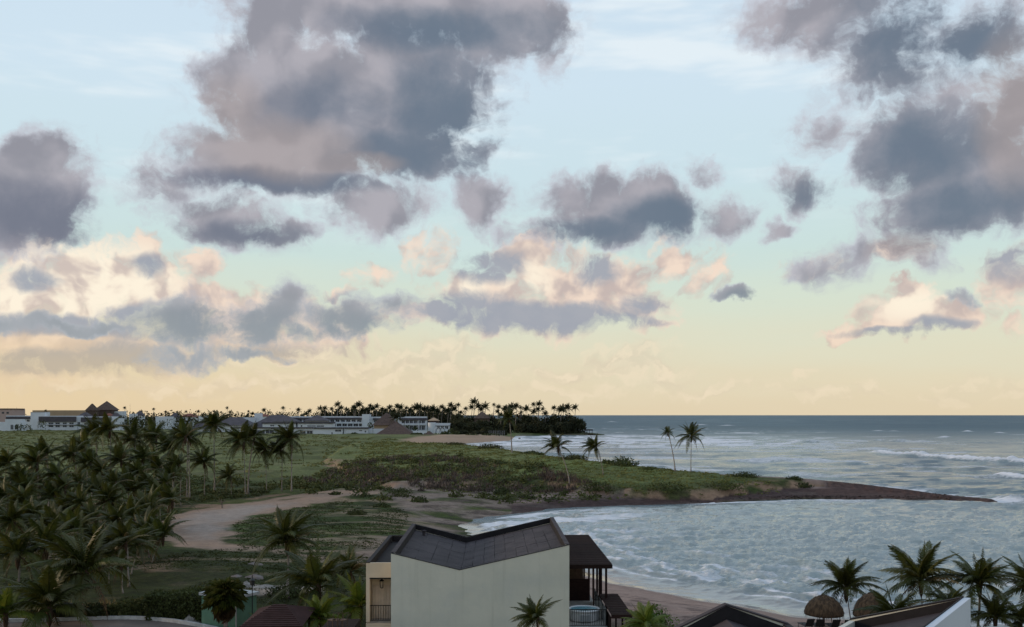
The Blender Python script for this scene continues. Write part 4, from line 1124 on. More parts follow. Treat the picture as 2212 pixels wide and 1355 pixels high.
material('tile_red', (0.21, 0.085, 0.065), 0.85, (0.16, 0.065, 0.05), 0.4)
material('tan_wall', (0.40, 0.29, 0.20), 0.9, (0.34, 0.25, 0.17), 0.05)
material('pink_wall', (0.40, 0.30, 0.28), 0.9)
material('hut_green', (0.13, 0.24, 0.165), 0.85, (0.105, 0.20, 0.14), 1.2)
material('concrete', (0.36, 0.34, 0.32), 0.9, (0.27, 0.255, 0.24), 1.5, 0.3, 6.0)
material('asphalt', (0.13, 0.105, 0.095), 0.95, (0.17, 0.135, 0.12), 0.8, 0.3, 12.0)
material('kerb_paint', (0.52, 0.52, 0.52), 0.85, (0.36, 0.36, 0.36), 2.0)
material('gravel', (0.34, 0.32, 0.30), 0.95, (0.22, 0.20, 0.19), 4.0, 0.8, 12.0)
material('rock', (0.13, 0.105, 0.10), 0.95, (0.21, 0.18, 0.17), 1.2, 0.8, 3.0)
material('weed_rock', (0.04, 0.03, 0.03), 0.9, (0.06, 0.045, 0.04), 1.0, 0.6, 3.0)
material('thatch_near', (0.150, 0.092, 0.052), 0.95, (0.060, 0.038, 0.024), 5.0, 0.8, 14.0, stretch=(1, 1, .3))
material('brown_sheet', (0.050, 0.026, 0.025), 0.85, (0.036, 0.019, 0.018), 2.0, spec=.1)
material('lounger_sling', (0.022, 0.020, 0.020), 0.7)
material('pole_metal', (0.035, 0.035, 0.035), 0.5)

# ---------------------------------------------------------------- the white house with the butterfly roof
HX, HY, HZ = -2.0, 65.0, 2.0
HROT = 0.0195
L_, R_, V_ = -5.89, 5.75, -1.42
ZL, ZR, ZV = 6.99, 7.50, 5.87
DEP = 17.6
def build_house():
    root = empty('villa', (HX, HY, HZ), HROT, 'white two-storey villa with dark butterfly roof, wooden terrace and blank side wall', 'house')
    W, T = M['white_render'], 0.25
    prof = [(L_, -2), (R_, -2), (R_, ZR), (V_, ZV), (L_, ZL)]
    wf = MB().prism(prof, 0, T).build('wall', W, root)
    MB().prism(prof, DEP - T, DEP).build('wall', W, root)
    MB().box(L_, L_ + T, T, DEP - T, -2, ZL - .004).build('wall', W, root)
    MB().box(R_ - T, R_, T, DEP - T, -2, ZR - .004).build('wall', W, root)
    # roof: a sunken valley of membrane sheets behind the parapets
    DR = 0.42
    def zr(x):
        return (ZV + (ZL - ZV) * (V_ - x) / (V_ - L_) if x < V_ else ZV + (ZR - ZV) * (x - V_) / (R_ - V_)) - DR
    roof = MB().poly([(L_ + T, T, zr(L_ + T) - .03), (V_, T, zr(V_) - .03), (R_ - T, T, zr(R_ - T) - .03), (L_ + T, DEP - T, zr(L_ + T) - .03), (V_, DEP - T, zr(V_) - .03), (R_ - T, DEP - T, zr(R_ - T) - .03)],
                     [(0, 1, 4, 3), (1, 2, 5, 4)]).build('roof', M['dark_flashing'], root)
    pr = random.Random(4)
    def sheets(x0, x1, n):
        for i in range(n):
            a, b = x0 + (x1 - x0) * i / n + .012, x0 + (x1 - x0) * (i + 1) / n - .012
            cuts = [T, 3.4 + pr.uniform(-.5, .5), 7.2 + pr.uniform(-.5, .5), 11 + pr.uniform(-.5, .5), 14.4 + pr.uniform(-.5, .5), DEP - T]
            for j in range(5):
                y0, y1 = cuts[j] + .012, cuts[j + 1] - .012
                s = [pr.uniform(-.03, .03) for _ in range(2)]
                dz = [pr.uniform(0, .022) for _ in range(4)]
                vs = [(a + s[0], y0, zr(a) + dz[0]), (b + s[0], y0, zr(b) + dz[1]), (b + s[1], y1, zr(b) + dz[2]), (a + s[1], y1, zr(a) + dz[3])]
                vs += [(x, y, z - .028) for x, y, z in vs]
                MB().poly(vs, [(0, 1, 2, 3), (0, 4, 5, 1), (1, 5, 6, 2), (2, 6, 7, 3), (3, 7, 4, 0)]).build('roof_panel', M['roof_membrane'], roof)
    sheets(L_ + T + .03, V_, 4); sheets(V_, R_ - T - .03, 9)
    # dark copings and linings on the parapets
    C = M['dark_flashing']
    def coping(y0, y1, up=.05):
        MB().prism([(L_ - .03, ZL + .004), (V_, ZV + .004), (R_ + .03, ZR + .004), (R_ + .03, ZR + up), (V_, ZV + up), (L_ - .03, ZL + up)], y0, y1).build('coping', C, root)
    coping(DEP - T - .03, DEP + .03)
    coping(-.02, T + .02, .035)
    MB().box(L_ - .03, L_ + T + .03, T + .03, DEP - T - .04, ZL, ZL + .05).build('coping', M['roof_membrane'], root)
    MB().box(R_ - T - .03, R_ + .03, T + .03, DEP - T - .04, ZR, ZR + .05).build('coping', M['roof_membrane'], root)
    MB().prism([(L_ + T + .03, zr(L_)), (V_, zr(V_)), (R_ - T - .03, zr(R_)), (R_ - T - .03, ZR - .06), (V_, ZV - .01), (L_ + T + .03, ZL - .06)], DEP - T - .04, DEP - T - .004).build('parapet_lining', C, root)
    MB().box(L_ + T + .003, L_ + T + .03, T + .04, DEP - T - .05, zr(L_ + T), ZL - .01).build('parapet_lining', C, root)
    MB().box(R_ - T - .03, R_ - T - .003, T + .04, DEP - T - .05, zr(R_ - T), ZR - .01).build('parapet_lining', C, root)
    vent = MB().lathe([(.12, 0), (.12, .35), (.2, .36), (.2, .44), (.02, .46)], 10).build('vent_pipe', M['roof_membrane'], root, (L_ + 1.1, DEP - 2.4, zr(L_ + 1.1)))

    # ---- lower wing on the left with a sheltered balcony
    X0, X1, Y0, ZW = -7.83, L_ - .003, 2.5, 6.0
    CR = M['cream_lit_render']
    MB().box(X0, X1, Y0, Y0 + .22, 5.0, ZW).build('wall', CR, root)
    MB().box(X0, X0 + .25, Y0, Y0 + .22, 2.0, 4.998).build('wall', CR, root)
    MB().box(X0, X1, Y0 - .05, Y0 + .25, -2, 1.9).build('wall', CR, root)
    MB().box(X0, X0 + .22, Y0 + .23, DEP - .25, -2, ZW - .003).build('wall', CR, root)
    MB().box(X0, X1, DEP - .24, DEP - .02, -2, ZW).build('wall', CR, root)
    MB().box(X0 + .225, X0 + .25, Y0 + .26, DEP - .3, 5.57, ZW - .01).build('parapet_lining', C, root)
    MB().box(X0 + .26, X1 - .02, DEP - .27, DEP - .245, 5.57, ZW - .01).build('parapet_lining', C, root)
    MB().box(X0 + .26, X1 - .02, Y0 + .225, Y0 + .25, 5.57, ZW - .01).build('parapet_lining', C, root)
    MB().box(X0 + .24, X1, Y0 + 1.2, Y0 + 1.4, -2, 5.4).build('wall', CR, root)
    MB().box(X0 + .22, X1 - .01, Y0 + .22, DEP - .25, 5.5, 5.56).build('wing_roof', C, root)
    for a in ((X0 - .02, X0 + .26, Y0 - .02, DEP), (X0 + .27, X1 - .01, DEP - .28, DEP)):
        MB().box(*a, ZW + .003, ZW + .055).build('coping', C, root)
    MB().box(X0 + .24, X1 - .005, Y0 - .02, Y0 + .24, 4.9, 4.995).build('lintel', M['black_iron'], root)
    MB().box(X0 + .1, X1 - .01, Y0 + .23, Y0 + 1.2, 1.9, 1.99).build('balcony_floor', M['concrete'], root)
    door = MB().box(X0 + .3, X1 - .1, Y0 + 1.14, Y0 + 1.19, 2.0, 4.3).build('door', M['louvre_board'], root)
    for k in range(8):
        xa = X0 + .34 + k * .19
        MB().box(xa, xa + .16, Y0 + 1.10, Y0 + 1.135, 2.05, 4.25).build('board', M['louvre_board'], door)
    rail = MB().box(X0 + .26, X1 - .01, Y0 + .04, Y0 + .09, 3.08, 3.13).build('railing', M['black_iron'], root)
    MB().box(X0 + .26, X1 - .01, Y0 + .04, Y0 + .09, 2.08, 2.12).build('bottom_rail', M['black_iron'], rail)
    for k in range(10):
        xa = X0 + .32 + k * .165
        MB().box(xa, xa + .025, Y0 + .05, Y0 + .08, 2.12, 3.08).build('baluster', M['black_iron'], rail)

    # ---- wooden terrace on the right
    DW = M['dark_wood']
    MB().box(R_ + .003, 8.35, .75, 17, 1.72, 1.95).build('terrace_slab', M['concrete'], root)
    for y in (1.2, 8, 16.5):
        MB().box(8.0, 8.25, y, y + .25, -2, 1.715).build('post', M['concrete'], root)
    per = MB().box(R_ + .01, 9.2, 5.1, 5.22, 5.16, 5.40).build('pergola', DW, root)
    MB().box(9.08, 9.2, 5.225, 22.6, 5.16, 5.40).build('edge_beam', DW, per)
    for k in range(6):
        y = 5.6 + k * 3.3
        MB().box(R_ + .01, 9.07, y, y + .1, 5.17, 5.38).build('beam', DW, per)
    slat = MB().box(0, 3.42, 0, .24, 0, .045).mesh('slat', DW)
    for k in range(56):
        link('slat', slat, per, (R_ + .02, 5.12 + k * .312, 5.405 + .012 * (k % 3)))
    post = MB().box(-.075, .075, -.075, .075, -2, 5.155).mesh('post', DW)
    for y in (5.4, 8.7, 11.5, 14.4, 18.0, 22.3):
        link('post', post, per, (8.78, y, 0))
    for x, y in ((7.9, 5.42), (8.3, 5.41)):
        MB().box(x - .05, x + .05, y, y + .1, 1.96, 5.155).build('post', DW, per)
    scr = MB().box(R_ + .01, 8.1, 10.2, 10.3, 1.96, 3.6).build('wood_screen', DW, root)
    MB().box(R_ + .01, 7.75, 12.0, 12.1, 3.2, 4.35).build('blind', M['brown_wood'], scr)
    MB().box(R_ + .01, 7.7, 12.9, 13.0, 4.36, 5.0).build('valance', DW, scr)
    for k in range(15):
        MB().box(R_ + .05 + k * .14, R_ + .16 + k * .14, 11.96, 11.995, 3.22, 4.33).build('slat', M['brown_wood'], scr)
    rail = MB().box(R_ + .02, 8.3, .95, 1.01, 3.05, 3.11).build('railing', M['black_iron'], root)
    MB().box(R_ + .02, 8.3, .95, 1.01, 2.02, 2.06).build('bottom_rail', M['black_iron'], rail)
    for k in range(17):
        xa = R_ + .1 + k * .15
        MB().box(xa, xa + .03, .965, .995, 2.06, 3.05).build('baluster', M['black_iron'], rail)
    MB().box(8.25, 8.31, 1.015, 9.8, 3.05, 3.11).build('side_rail', M['black_iron'], rail)
    for k in range(4):
        y = 1.05 + k * 2.2
        MB().box(8.25, 8.31, y, y + .07, 1.96, 3.045).build('rail_post', M['black_iron'], rail)
        MB().box(8.27, 8.285, y + .1, y + 2.1, 2.05, 3.0).build('glass_panel', M['screen_glass'], rail)
    low = MB().box(8.45, 9.8, -.5, -.4, 2.78, 3.0).build('lower_pergola', DW, root)
    MB().box(9.7, 9.8, -.395, 7.0, 2.78, 3.0).build('edge_beam', DW, low)
    s2 = MB().box(0, 1.36, 0, .24, 0, .04).mesh('slat', DW)
    for k in range(25):
        link('slat', s2, low, (8.44, -.5 + k * .302, 3.003 + .01 * (k % 2)))
    for y in (-.3, 3.2, 6.8):
        MB().box(9.6, 9.72, y, y + .12, -2, 2.775).build('post', DW, low)
    MB().box(8.42, 8.5, 0, 6.9, -1, 2.77).build('side_screen', DW, low)
    lamp = MB().box(R_ + .003, R_ + .12, 5.0, 5.2, 6.2, 6.32).build('wall_lamp', M['white_render'], root)
    return root
house = build_house()
def house_pt(x, y, z):
    c, s = math.cos(HROT), math.sin(HROT)
    return (HX + x * c - y * s, HY + x * s + y * c, HZ + z)
# lantern hanging in the balcony
lan = empty('lantern', house_pt(-6.82, 2.95, 4.2), 0, 'black iron lantern hanging in the balcony opening of the white villa', 'lantern')
MB().lathe([(.19, .50), (.05, .64), (.02, .70)], 6).build('cap', M['black_iron'], lan)
MB().lathe([(.07, 0), (.11, .03)], 6).build('base', M['black_iron'], lan)
for k in range(6):
    a = k * math.pi / 3
    MB().bar((.10 * math.cos(a), .10 * math.sin(a), .03), (.165 * math.cos(a), .165 * math.sin(a), .50), .014, 4).build('bar', M['black_iron'], lan)
MB().bar((0, 0, .70), (0, 0, 1.2), .008, 4).build('chain', M['black_iron'], lan)
MB().lathe([(.03, .08), (.035, .2), (.03, .34)], 6).build('candle', M['cream_lit_render'], lan)
# hot tub on the terrace
tub = empty('hot_tub', house_pt(7.0, 3.2, 1.96), HROT, 'round hot tub with pale blue water on the wooden terrace', 'hot tub')
MB().lathe([(.95, 0), (1.0, .05), (1.02, .62), (1.0, .66)], 28).build('cabinet', M['tub_shell'], tub, smooth=False)
MB().lathe([(1.0, .662), (1.10, .67), (1.12, .74), (1.08, .80), (.96, .80), (.93, .72)], 28).build('rim', M['tub_shell'], tub, smooth=True)
MB().lathe([(.93, .755), (.02, .76)], 28).build('water', M['tub_water'], tub)
MB().box(-.35, .35, -1.12, -1.0, .1, .5).build('step_panel', M['screen_glass'], tub)

# ---------------------------------------------------------------- two neighbouring roofs at the bottom right
def villa_gable():
    d = 44.7
    pk, lx, rx = (9.56, 9.5), 5.9, 12.35
    zl = 9.5 - (9.56 - lx) * (1.02 / 2.10); zr_ = 9.5 - (rx - 9.56) * (1.02 / 3.21)
    root = empty('villa', (9.2, d, 2), 0, 'neighbouring villa of which only the dark peaked roof shows at the bottom', 'house', 'villas by the beach')
    o = (-9.2, -2)
    def q(x, z): return (x + o[0], z + o[1])
    prof = [q(lx, 0), q(rx, 0), q(rx, zr_), q(*pk), q(lx, zl)]
    MB().prism(prof, -.3, 0).build('wall', M['white_render'], root)
    MB().prism(prof, -14.3, -14).build('wall', M['white_render'], root)
    MB().box(lx + o[0], lx + o[0] + .25, -13.99, -.31, -2, zl - 2.01).build('wall', M['white_render'], root)
    MB().box(rx + o[0] - .25, rx + o[0], -13.99, -.31, -2, zr_ - 2.01).build('wall', M['white_render'], root)
    C = M['dark_flashing']
    cp = [q(lx - .05, zl), q(pk[0], pk[1]), q(rx + .05, zr_), q(rx + .05, zr_ + .07), q(pk[0], pk[1] + .07), q(lx - .05, zl + .07)]
    MB().prism([(x, z + .003) for x, z in cp], -.36, .05).build('coping', M['roof_membrane'], root)
    MB().prism([q(lx + .26, zl - .6), q(pk[0], pk[1] - .6), q(rx - .26, zr_ - .6), q(rx - .26, zr_ - .03), q(pk[0], pk[1] - .005), q(lx + .26, zl - .03)], -.34, -.304).build('parapet_lining', C, root)
    rf = MB().poly([(lx + .26 + o[0], -13.9, zl - 2.6), (pk[0] + o[0], -13.9, 6.9), (rx - .26 + o[0], -13.9, zr_ - 2.6), (lx + .26 + o[0], -.35, zl - 2.6), (pk[0] + o[0], -.35, 6.9), (rx - .26 + o[0], -.35, zr_ - 2.6)],
                   [(0, 1, 4, 3), (1, 2, 5, 4)]).build('roof', M['roof_membrane'], root)
    for x, z in ((lx, zl), (rx, zr_)):
        MB().box(x + o[0] - .05 if x == lx else x + o[0] - .27, x + o[0] + .27 if x == lx else x + o[0] + .05, -13.9, -.37, z - 2.0, z - 1.93).build('coping', C, root)
villa_gable()
def villa_right():
    P, N = Vector((21.32, 46.27)), Vector((16.9, 39.9))
    e = (P - N).normalized(); far = Vector((-e.y, e.x))
    ln = (P - N).length + 6.0                               # the end wall runs on below the frame
    root = empty('villa', (P.x, P.y, 2), math.atan2(e.y, e.x) - math.pi / 2, 'neighbouring villa with rising dark roof and white gable wall, bottom right', 'house', 'villas by the beach')
    # local: y runs along e (negative = towards the viewer), x towards -far
    z1, t, z0 = 7.5, 5.45, 5.88
    MB().box(-.28, 0, -ln, 0, -2, z1).build('wall', M['far_white'], root)
    for y0, y1 in ((-.28, -.003), (-ln + .003, -ln + .28)):
        MB().prism([(-t, -2), (-.285, -2), (-.285, z1 - .02), (-t, z0)], y0, y1).build('wall', M['white_render'], root)
    MB().box(-t, -t + .25, -ln + .29, -.29, -2, z0 - .01).build('wall', M['white_render'], root)
    MB().poly([(-.3, -ln + .3, z1 - .45), (-.3, -.3, z1 - .45), (-t + .26, -.3, z0 - .45), (-t + .26, -ln + .3, z0 - .45)], [(0, 1, 2, 3)]).build('roof', M['roof_membrane'], root)
    MB().prism([(-t, z0 + .003), (-.3, z1 - .012), (-.3, z1 + .055), (-t, z0 + .07)], -.31, .03).build('coping', M['dark_flashing'], root)
    MB().prism([(-t + .26, z0 - .45), (-.31, z1 - .45), (-.31, z1 - .03), (-t + .26, z0 - .01)], -.33, -.29).build('parapet_lining', M['dark_flashing'], root)
    MB().box(-.36, -.30, -ln, -.34, z1 - .44, z1 + .02).build('parapet_lining', M['dark_flashing'], root)
villa_right()
pav = empty('beach_pavilion', (xat(2165, 62), 62, gz(30, 62)), .1, 'low pale-roofed pavilion half hidden by palms in the bottom right corner', 'pavilion')
MB().box(-2.3, 2.3, 0, 3, 2.35, 2.5).build('roof', M['concrete'], pav)
MB().box(-2.1, 2.1, .4, .5, -.2, 2.34).build('wall', M['pink_wall'], pav)
for x in (-2.1, 2.0):
    MB().box(x, x + .12, .05, .17, -.2, 2.345).build('post', M['white_render'], pav)

# ---------------------------------------------------------------- beach: thatched parasols and loungers
def parasol(px, d, wpx, apex, rim, label, seed):
    x = xat(px, d); z = gz(x, d); pr = random.Random(seed)
    root = empty('thatched_parasol', (x, d, z), 0, label, 'parasol', 'thatched parasols on the beach')
    r = wpx * d / FPX / 2; za, zr = zat(apex, d) - z, zat(rim, d) - z
    MB().bar((0, 0, -.2), (0, 0, za - .2), .07, 8).build('post', M['brown_wood'], root)
    hh = za - zr
    prof = [(r * .97, zr - .02), (r, zr + .10 * hh), (r * .92, zr + .36 * hh), (r * .74, zr + .64 * hh), (r * .45, zr + .88 * hh), (r * .10, za)]
    can = MB().lathe(prof, 26).build('canopy', M['thatch_near'], root, smooth=True)
    b = MB()
    for k in range(330):                        # palm-leaf strands laid down the slope
        a = pr.uniform(0, 6.28); t = pr.random() ** .8
        i = min(int(t * 5), 4); f = t * 5 - i
        rr = prof[i][0] * (1 - f) + prof[i + 1][0] * f; zz = prof[i][1] * (1 - f) + prof[i + 1][1] * f
        L = pr.uniform(.25, .5); dr = rr + L * .55 * (1 - .6 * (t < .25)); dz = zz - L * (.7 + .5 * (t < .25))
        c, s = math.cos(a), math.sin(a); w = .035
        b.poly([(rr * c - w * s, rr * s + w * c, zz + .05), (rr * c + w * s, rr * s - w * c, zz + .05), (min(dr, r * 1.05) * c, min(dr, r * 1.05) * s, dz + .03)], [(0, 1, 2)])
    tag(b.build('thatch_strands', M['thatch_near'], can), kind='stuff')
parasol(1780, 78.5, 84, 1286, 1327, 'thatched parasol left of the beach palm, over dark loungers', 1)
parasol(1886, 75.5, 84, 1280, 1331, 'thatched parasol right of the beach palm, half behind fronds', 2)
def lounger_parts():
    parts = {}
    sl = M['lounger_sling']
    parts['seat'] = MB().box(-.3, .3, .0, 1.35, .32, .36).mesh('seat', sl)
    parts['backrest'] = MB().poly([(-.3, .0, .33), (.3, .0, .33), (.3, -.42, .98), (-.3, -.42, .98), (-.3, -.04, .31), (.3, -.04, .31), (.3, -.46, .96), (-.3, -.46, .96)],
                                  [(0, 1, 2, 3), (7, 6, 5, 4), (0, 4, 5, 1), (1, 5, 6, 2), (2, 6, 7, 3), (3, 7, 4, 0)]).mesh('backrest', sl)
    parts['leg'] = MB().bar((0, 0, 0), (0, 0, .33), .02, 5).mesh('leg', M['pole_metal'])
    parts['armrest'] = MB().box(-.025, .025, -.1, .5, .52, .55).bar((0, .4, .33), (0, .4, .52), .018, 4).mesh('armrest', M['pole_metal'])
    return parts
LP = lounger_parts()
for i, (px, l) in enumerate([(1747, 'dark sling lounger leftmost under the thatched parasol'), (1770, 'dark sling lounger second from left, left of the parasol post'),
                             (1803, 'dark sling lounger third from left, right of the parasol post'), (1832, 'dark sling lounger rightmost, at the foot of the beach palm')]):
    d = 75.5; x = xat(px, d)
    root = empty('lounger', (x, d, gz(x, d)), R([8, -5, 4, -10][i]), l, 'lounger', 'loungers on the beach')
    link('seat', LP['seat'], root); link('backrest', LP['backrest'], root)
    for lx, ly in ((-.27, .05), (.27, .05), (-.27, 1.25), (.27, 1.25)):
        link('leg', LP['leg'], root, (lx, ly, 0))
    for lx in (-.33, .33):
        link('armrest', LP['armrest'], root, (lx, 0, 0))

# ---------------------------------------------------------------- road side at the bottom left
def build_road():
    K = [at(px, py) for px, py in [(-260, 1352), (-120, 1347), (35, 1343), (150, 1339.5), (280, 1338.5), (360, 1343), (430, 1352), (480, 1368), (500, 1400), (505, 1440)]]
    pts = []
    for i in range(len(K) - 1):
        for t in np.linspace(0, 1, 6, endpoint=False):
            pts.append(Vector((K[i][0] + (K[i + 1][0] - K[i][0]) * t, K[i][1] + (K[i + 1][1] - K[i][1]) * t)))
    for _ in range(4):
        pts = [pts[0]] + [(pts[i - 1] + pts[i] * 2 + pts[i + 1]) / 4 for i in range(1, len(pts) - 1)] + [pts[-1]]
    nr = []
    for i in range(len(pts)):
        d = (pts[min(i + 1, len(pts) - 1)] - pts[max(i - 1, 0)]).normalized()
        nr.append(Vector((d.y, -d.x)))
    z = [max(gz(p.x, p.y), gz(p.x + n.x * 2, p.y + n.y * 2)) + .10 for p, n in zip(pts, nr)]
    for _ in range(6):
        z = [z[0]] + [max(z[i], (z[i - 1] + z[i + 1]) / 2) for i in range(1, len(z) - 1)] + [z[-1]]
    b = MB(); n = len(pts)
    b.poly([(p.x, p.y, zz) for p, zz in zip(pts, z)] + [(p.x + q.x * 4.2, p.y + q.y * 4.2, zz) for p, q, zz in zip(pts, nr, z)], [(i, i + n, i + 1 + n, i + 1) for i in range(n - 1)])
    road = tag(b.build('road', M['asphalt']), 'narrow asphalt road curving along the bottom left', kind='structure')
    vs, fs = [], []
    for p, q, zz in zip(pts, nr, z):
        for s, h in ((-.22, -.4), (-.22, .26), (.0, .26), (.0, -.1)):
            vs.append((p.x + q.x * s, p.y + q.y * s, zz + h))
    for i in range(n - 1):
        for k in range(3):
            fs.append((i * 4 + k, (i + 1) * 4 + k, (i + 1) * 4 + k + 1, i * 4 + k + 1))
    kb = MB().poly(vs, fs).build('kerb', M['kerb_paint'], road)
build_road()
def mound(px, py, wpx, hpx, label, seed, mat='gravel', name='gravel_heap', cat='heap', group=None):
    X, Y, _ = spot(px, py); k = Y / FPX; rng = np.random.default_rng(seed)
    nr_, na = 9, 22; vs = []; r0 = wpx * k / 2; h0 = hpx * k
    for i in range(nr_):
        t = i / (nr_ - 1)
        for j in range(na):
            a = 2 * math.pi * j / na
            w = 1 + .14 * math.sin(3 * a + seed) + .06 * rng.normal()
            vs.append((r0 * (1 - t) * w * math.cos(a), r0 * .8 * (1 - t) * w * math.sin(a), h0 * (t ** .9) * (1 + .05 * rng.normal()) - (.12 if i == 0 else 0)))
    fs = [(i * na + j, i * na + (j + 1) % na, (i + 1) * na + (j + 1) % na, (i + 1) * na + j) for i in range(nr_ - 1) for j in range(na)]
    return tag(link(name, new_mesh(name, vs, fs, True, M[mat]), None, (X, Y, gz(X, Y))), label, cat, group)
mound(410, 1345, 46, 18, 'pale gravel heap beside the road in front of the dark hedge', 1)
mound(532, 1268, 34, 13, 'grey rubble heap behind the green hut', 2, name='rubble_heap')
mound(572, 1269, 60, 6, 'low flat rubble bank right of the grey rubble heap', 3, name='rubble_heap')
mound(550, 1248, 44, 8, 'dark earth heap on the lawn behind the rubble', 4, 'rock', 'earth_heap')
mound(512, 1246, 26, 5, 'small stone heap on the lawn above the green hut', 5, 'rock', 'earth_heap')
mound(549, 1220, 36, 6, 'dark earth heap on the lawn left of the lone palm foot', 6, 'rock', 'earth_heap')
def boulder(px, py, wpx, hpx, z, label, seed, mat='weed_rock'):
    x, y = at(px, py, z); k = y / FPX; rng = np.random.default_rng(seed)
    bm = bmesh.new(); bmesh.ops.create_icosphere(bm, subdivisions=2, radius=1.0)
    for v in bm.verts:
        v.co *= 1 + .22 * rng.normal(); v.co.x *= wpx * k / 2; v.co.y *= wpx * k / 3; v.co.z *= hpx * k
    me = bpy.data.meshes.new('sea_rock'); bm.to_mesh(me); bm.free(); me.materials.append(M[mat])
    tag(link('sea_rock', me, None, (x, y, z - .1)), label, 'rock', 'rocks standing in the sea')
for i, (px, py, w, h, l) in enumerate([(1968, 1027, 7, 4, 'tiny dark rock alone in the open water beyond the spit'), (2200, 1092, 46, 3, 'dark wet rock just off the tip of the spit at the frame edge'), (2165, 1090, 16, 2, 'low wet rock between spit tip and frame edge'),
                                       (1122, 948, 5, 2.5, 'small rock in the white water of the far bay, left'), (1138, 954, 5, 2, 'small rock in the white water of the far bay, right'), (1225, 940, 34, 3, 'flat dark rock ledge at the foot of the far headland')]):
    boulder(px, py, w, h, 0, l, 500 + i)
# hedge and bushes behind the kerb
def hedge(px0, px1, pyb, pyt, dep, label, seed, n, mat='shrub_leaf', name='hedge'):
    rng = np.random.default_rng(seed)
    x0, y = at(px0, pyb); x1, _ = at(px1, pyb); z0 = min(gz(x0, y), gz(x1, y)) - .1; h = zat(pyt, y) - z0
    root = empty(name, ((x0 + x1) / 2, y, z0), 0, label, 'hedge'); w = (x1 - x0) / 2
    c = np.stack([rng.uniform(-w, w, n), rng.uniform(0, dep, n), rng.uniform(0, h, n)], 1)
    k = rng.integers(0, 3, n)
    c[k == 0, 1] = rng.normal(0, .08, (k == 0).sum()); c[k == 1, 2] = h + rng.normal(0, .09, (k == 1).sum()) + .15 * np.sin(c[k == 1, 0] * 1.3)
    a = rng.normal(size=(n, 3)); a /= np.linalg.norm(a, axis=1)[:, None]; b = np.cross(a, rng.normal(size=(n, 3))); b /= np.linalg.norm(b, axis=1)[:, None]
    s = .12 * rng.uniform(.6, 1.5, n)[:, None]
    v = np.stack([c - a * s, c + b * s * .5, c + a * s, c - b * s * .5], 1).reshape(-1, 3)
    link('foliage', fast_mesh('foliage', v, np.arange(4 * n).reshape(-1, 4), M[mat]), root)
    MB().box(-w * .97, w * .97, .12, dep - .1, 0, h * .9).build('branches', M['tree_leaf'], root)
hedge(312, 440, 1341, 1287, 2.4, 'dense dark clipped hedge left of the green hut', 1, 5200)
hedge(236, 310, 1337, 1306, 1.6, 'lower dark hedge between the road palms and the tall hedge', 2, 2400)
hedge(60, 230, 1338, 1316, 1.5, 'low dark hedge behind the white kerb at the left', 3, 2600)
for i, (px, py, w, h, m, l) in enumerate([(322, 1312, 44, 20, 'shrub_leaf_bright', 'bright green bush left of the tall hedge'), (1405, 1352, 100, 40, 'shrub_leaf_bright', 'rounded bright green bush on the beach by the wooden terrace'),
                                          (570, 1352, 60, 20, 'shrub_leaf_bright', 'green bush in front of the brown roof'), (545, 1356, 50, 14, 'palm_leaf_dry', 'reddish bush at the foot of the green hut'),
                                          (690, 1252, 110, 36, 'shrub_leaf', 'dark bush mass between the lone palm and the white villa'), (620, 1285, 90, 22, 'shrub_leaf', 'dark low bush behind the brown roof')]):
    shrub_px(px, py, w, h, l, 350 + i, mat=m, n=1500, size=.13, group='garden bushes')

# green hut, fan palm, lamp post, brown roof
def build_hut():
    X, Y = at(488, 1352); z = gz(X, Y)
    root = empty('utility_hut', (X, Y + .6, z), R(-28), 'small green hut with white flat roof behind a fan palm', 'hut')
    MB().box(-1.75, 1.75, -1.0, 1.2, -.3, 2.5).build('wall', M['hut_green'], root)
    MB().box(-1.9, 1.9, -1.15, 1.35, 2.503, 2.72).build('roof', M['kerb_paint'], root)
    d = MB().box(-.4, .5, -1.03, -1.003, -.2, 1.95).build('door', M['hut_green'], root)
    MB().box(.35, .42, -1.07, -1.033, .9, 1.0).build('handle', M['pole_metal'], d)
    MB().bar((1.83, -1.08, -.3), (1.83, -1.08, 2.5), .05, 6).build('downpipe', M['kerb_paint'], root)
build_hut()
def fan_leaf(name, mat, seed, droop=.25):
    b = MB(); pr = random.Random(seed)
    b.bar((0, 0, 0), (.55, 0, .05), .018, 4, .012)
    n = 22
    for i in range(n):
        a = R(-135 + 270 * (i + .5) / n) * .92; L = .62 * (1 - .12 * abs(a)) * pr.uniform(.9, 1.08)
        d = Vector((math.cos(a), math.sin(a), 0)); p = Vector((.5, 0, .05)); m = p + d * L * .6 + Vector((0, 0, .06)); e = p + d * L + Vector((0, 0, -droop * pr.uniform(.5, 1.4)))
        u = Vector((-d.y, d.x, 0)) * .055
        b.poly([p, m - u, e, m + u], [(0, 1, 2), (0, 2, 3)])
    return b.mesh(name, M[mat])
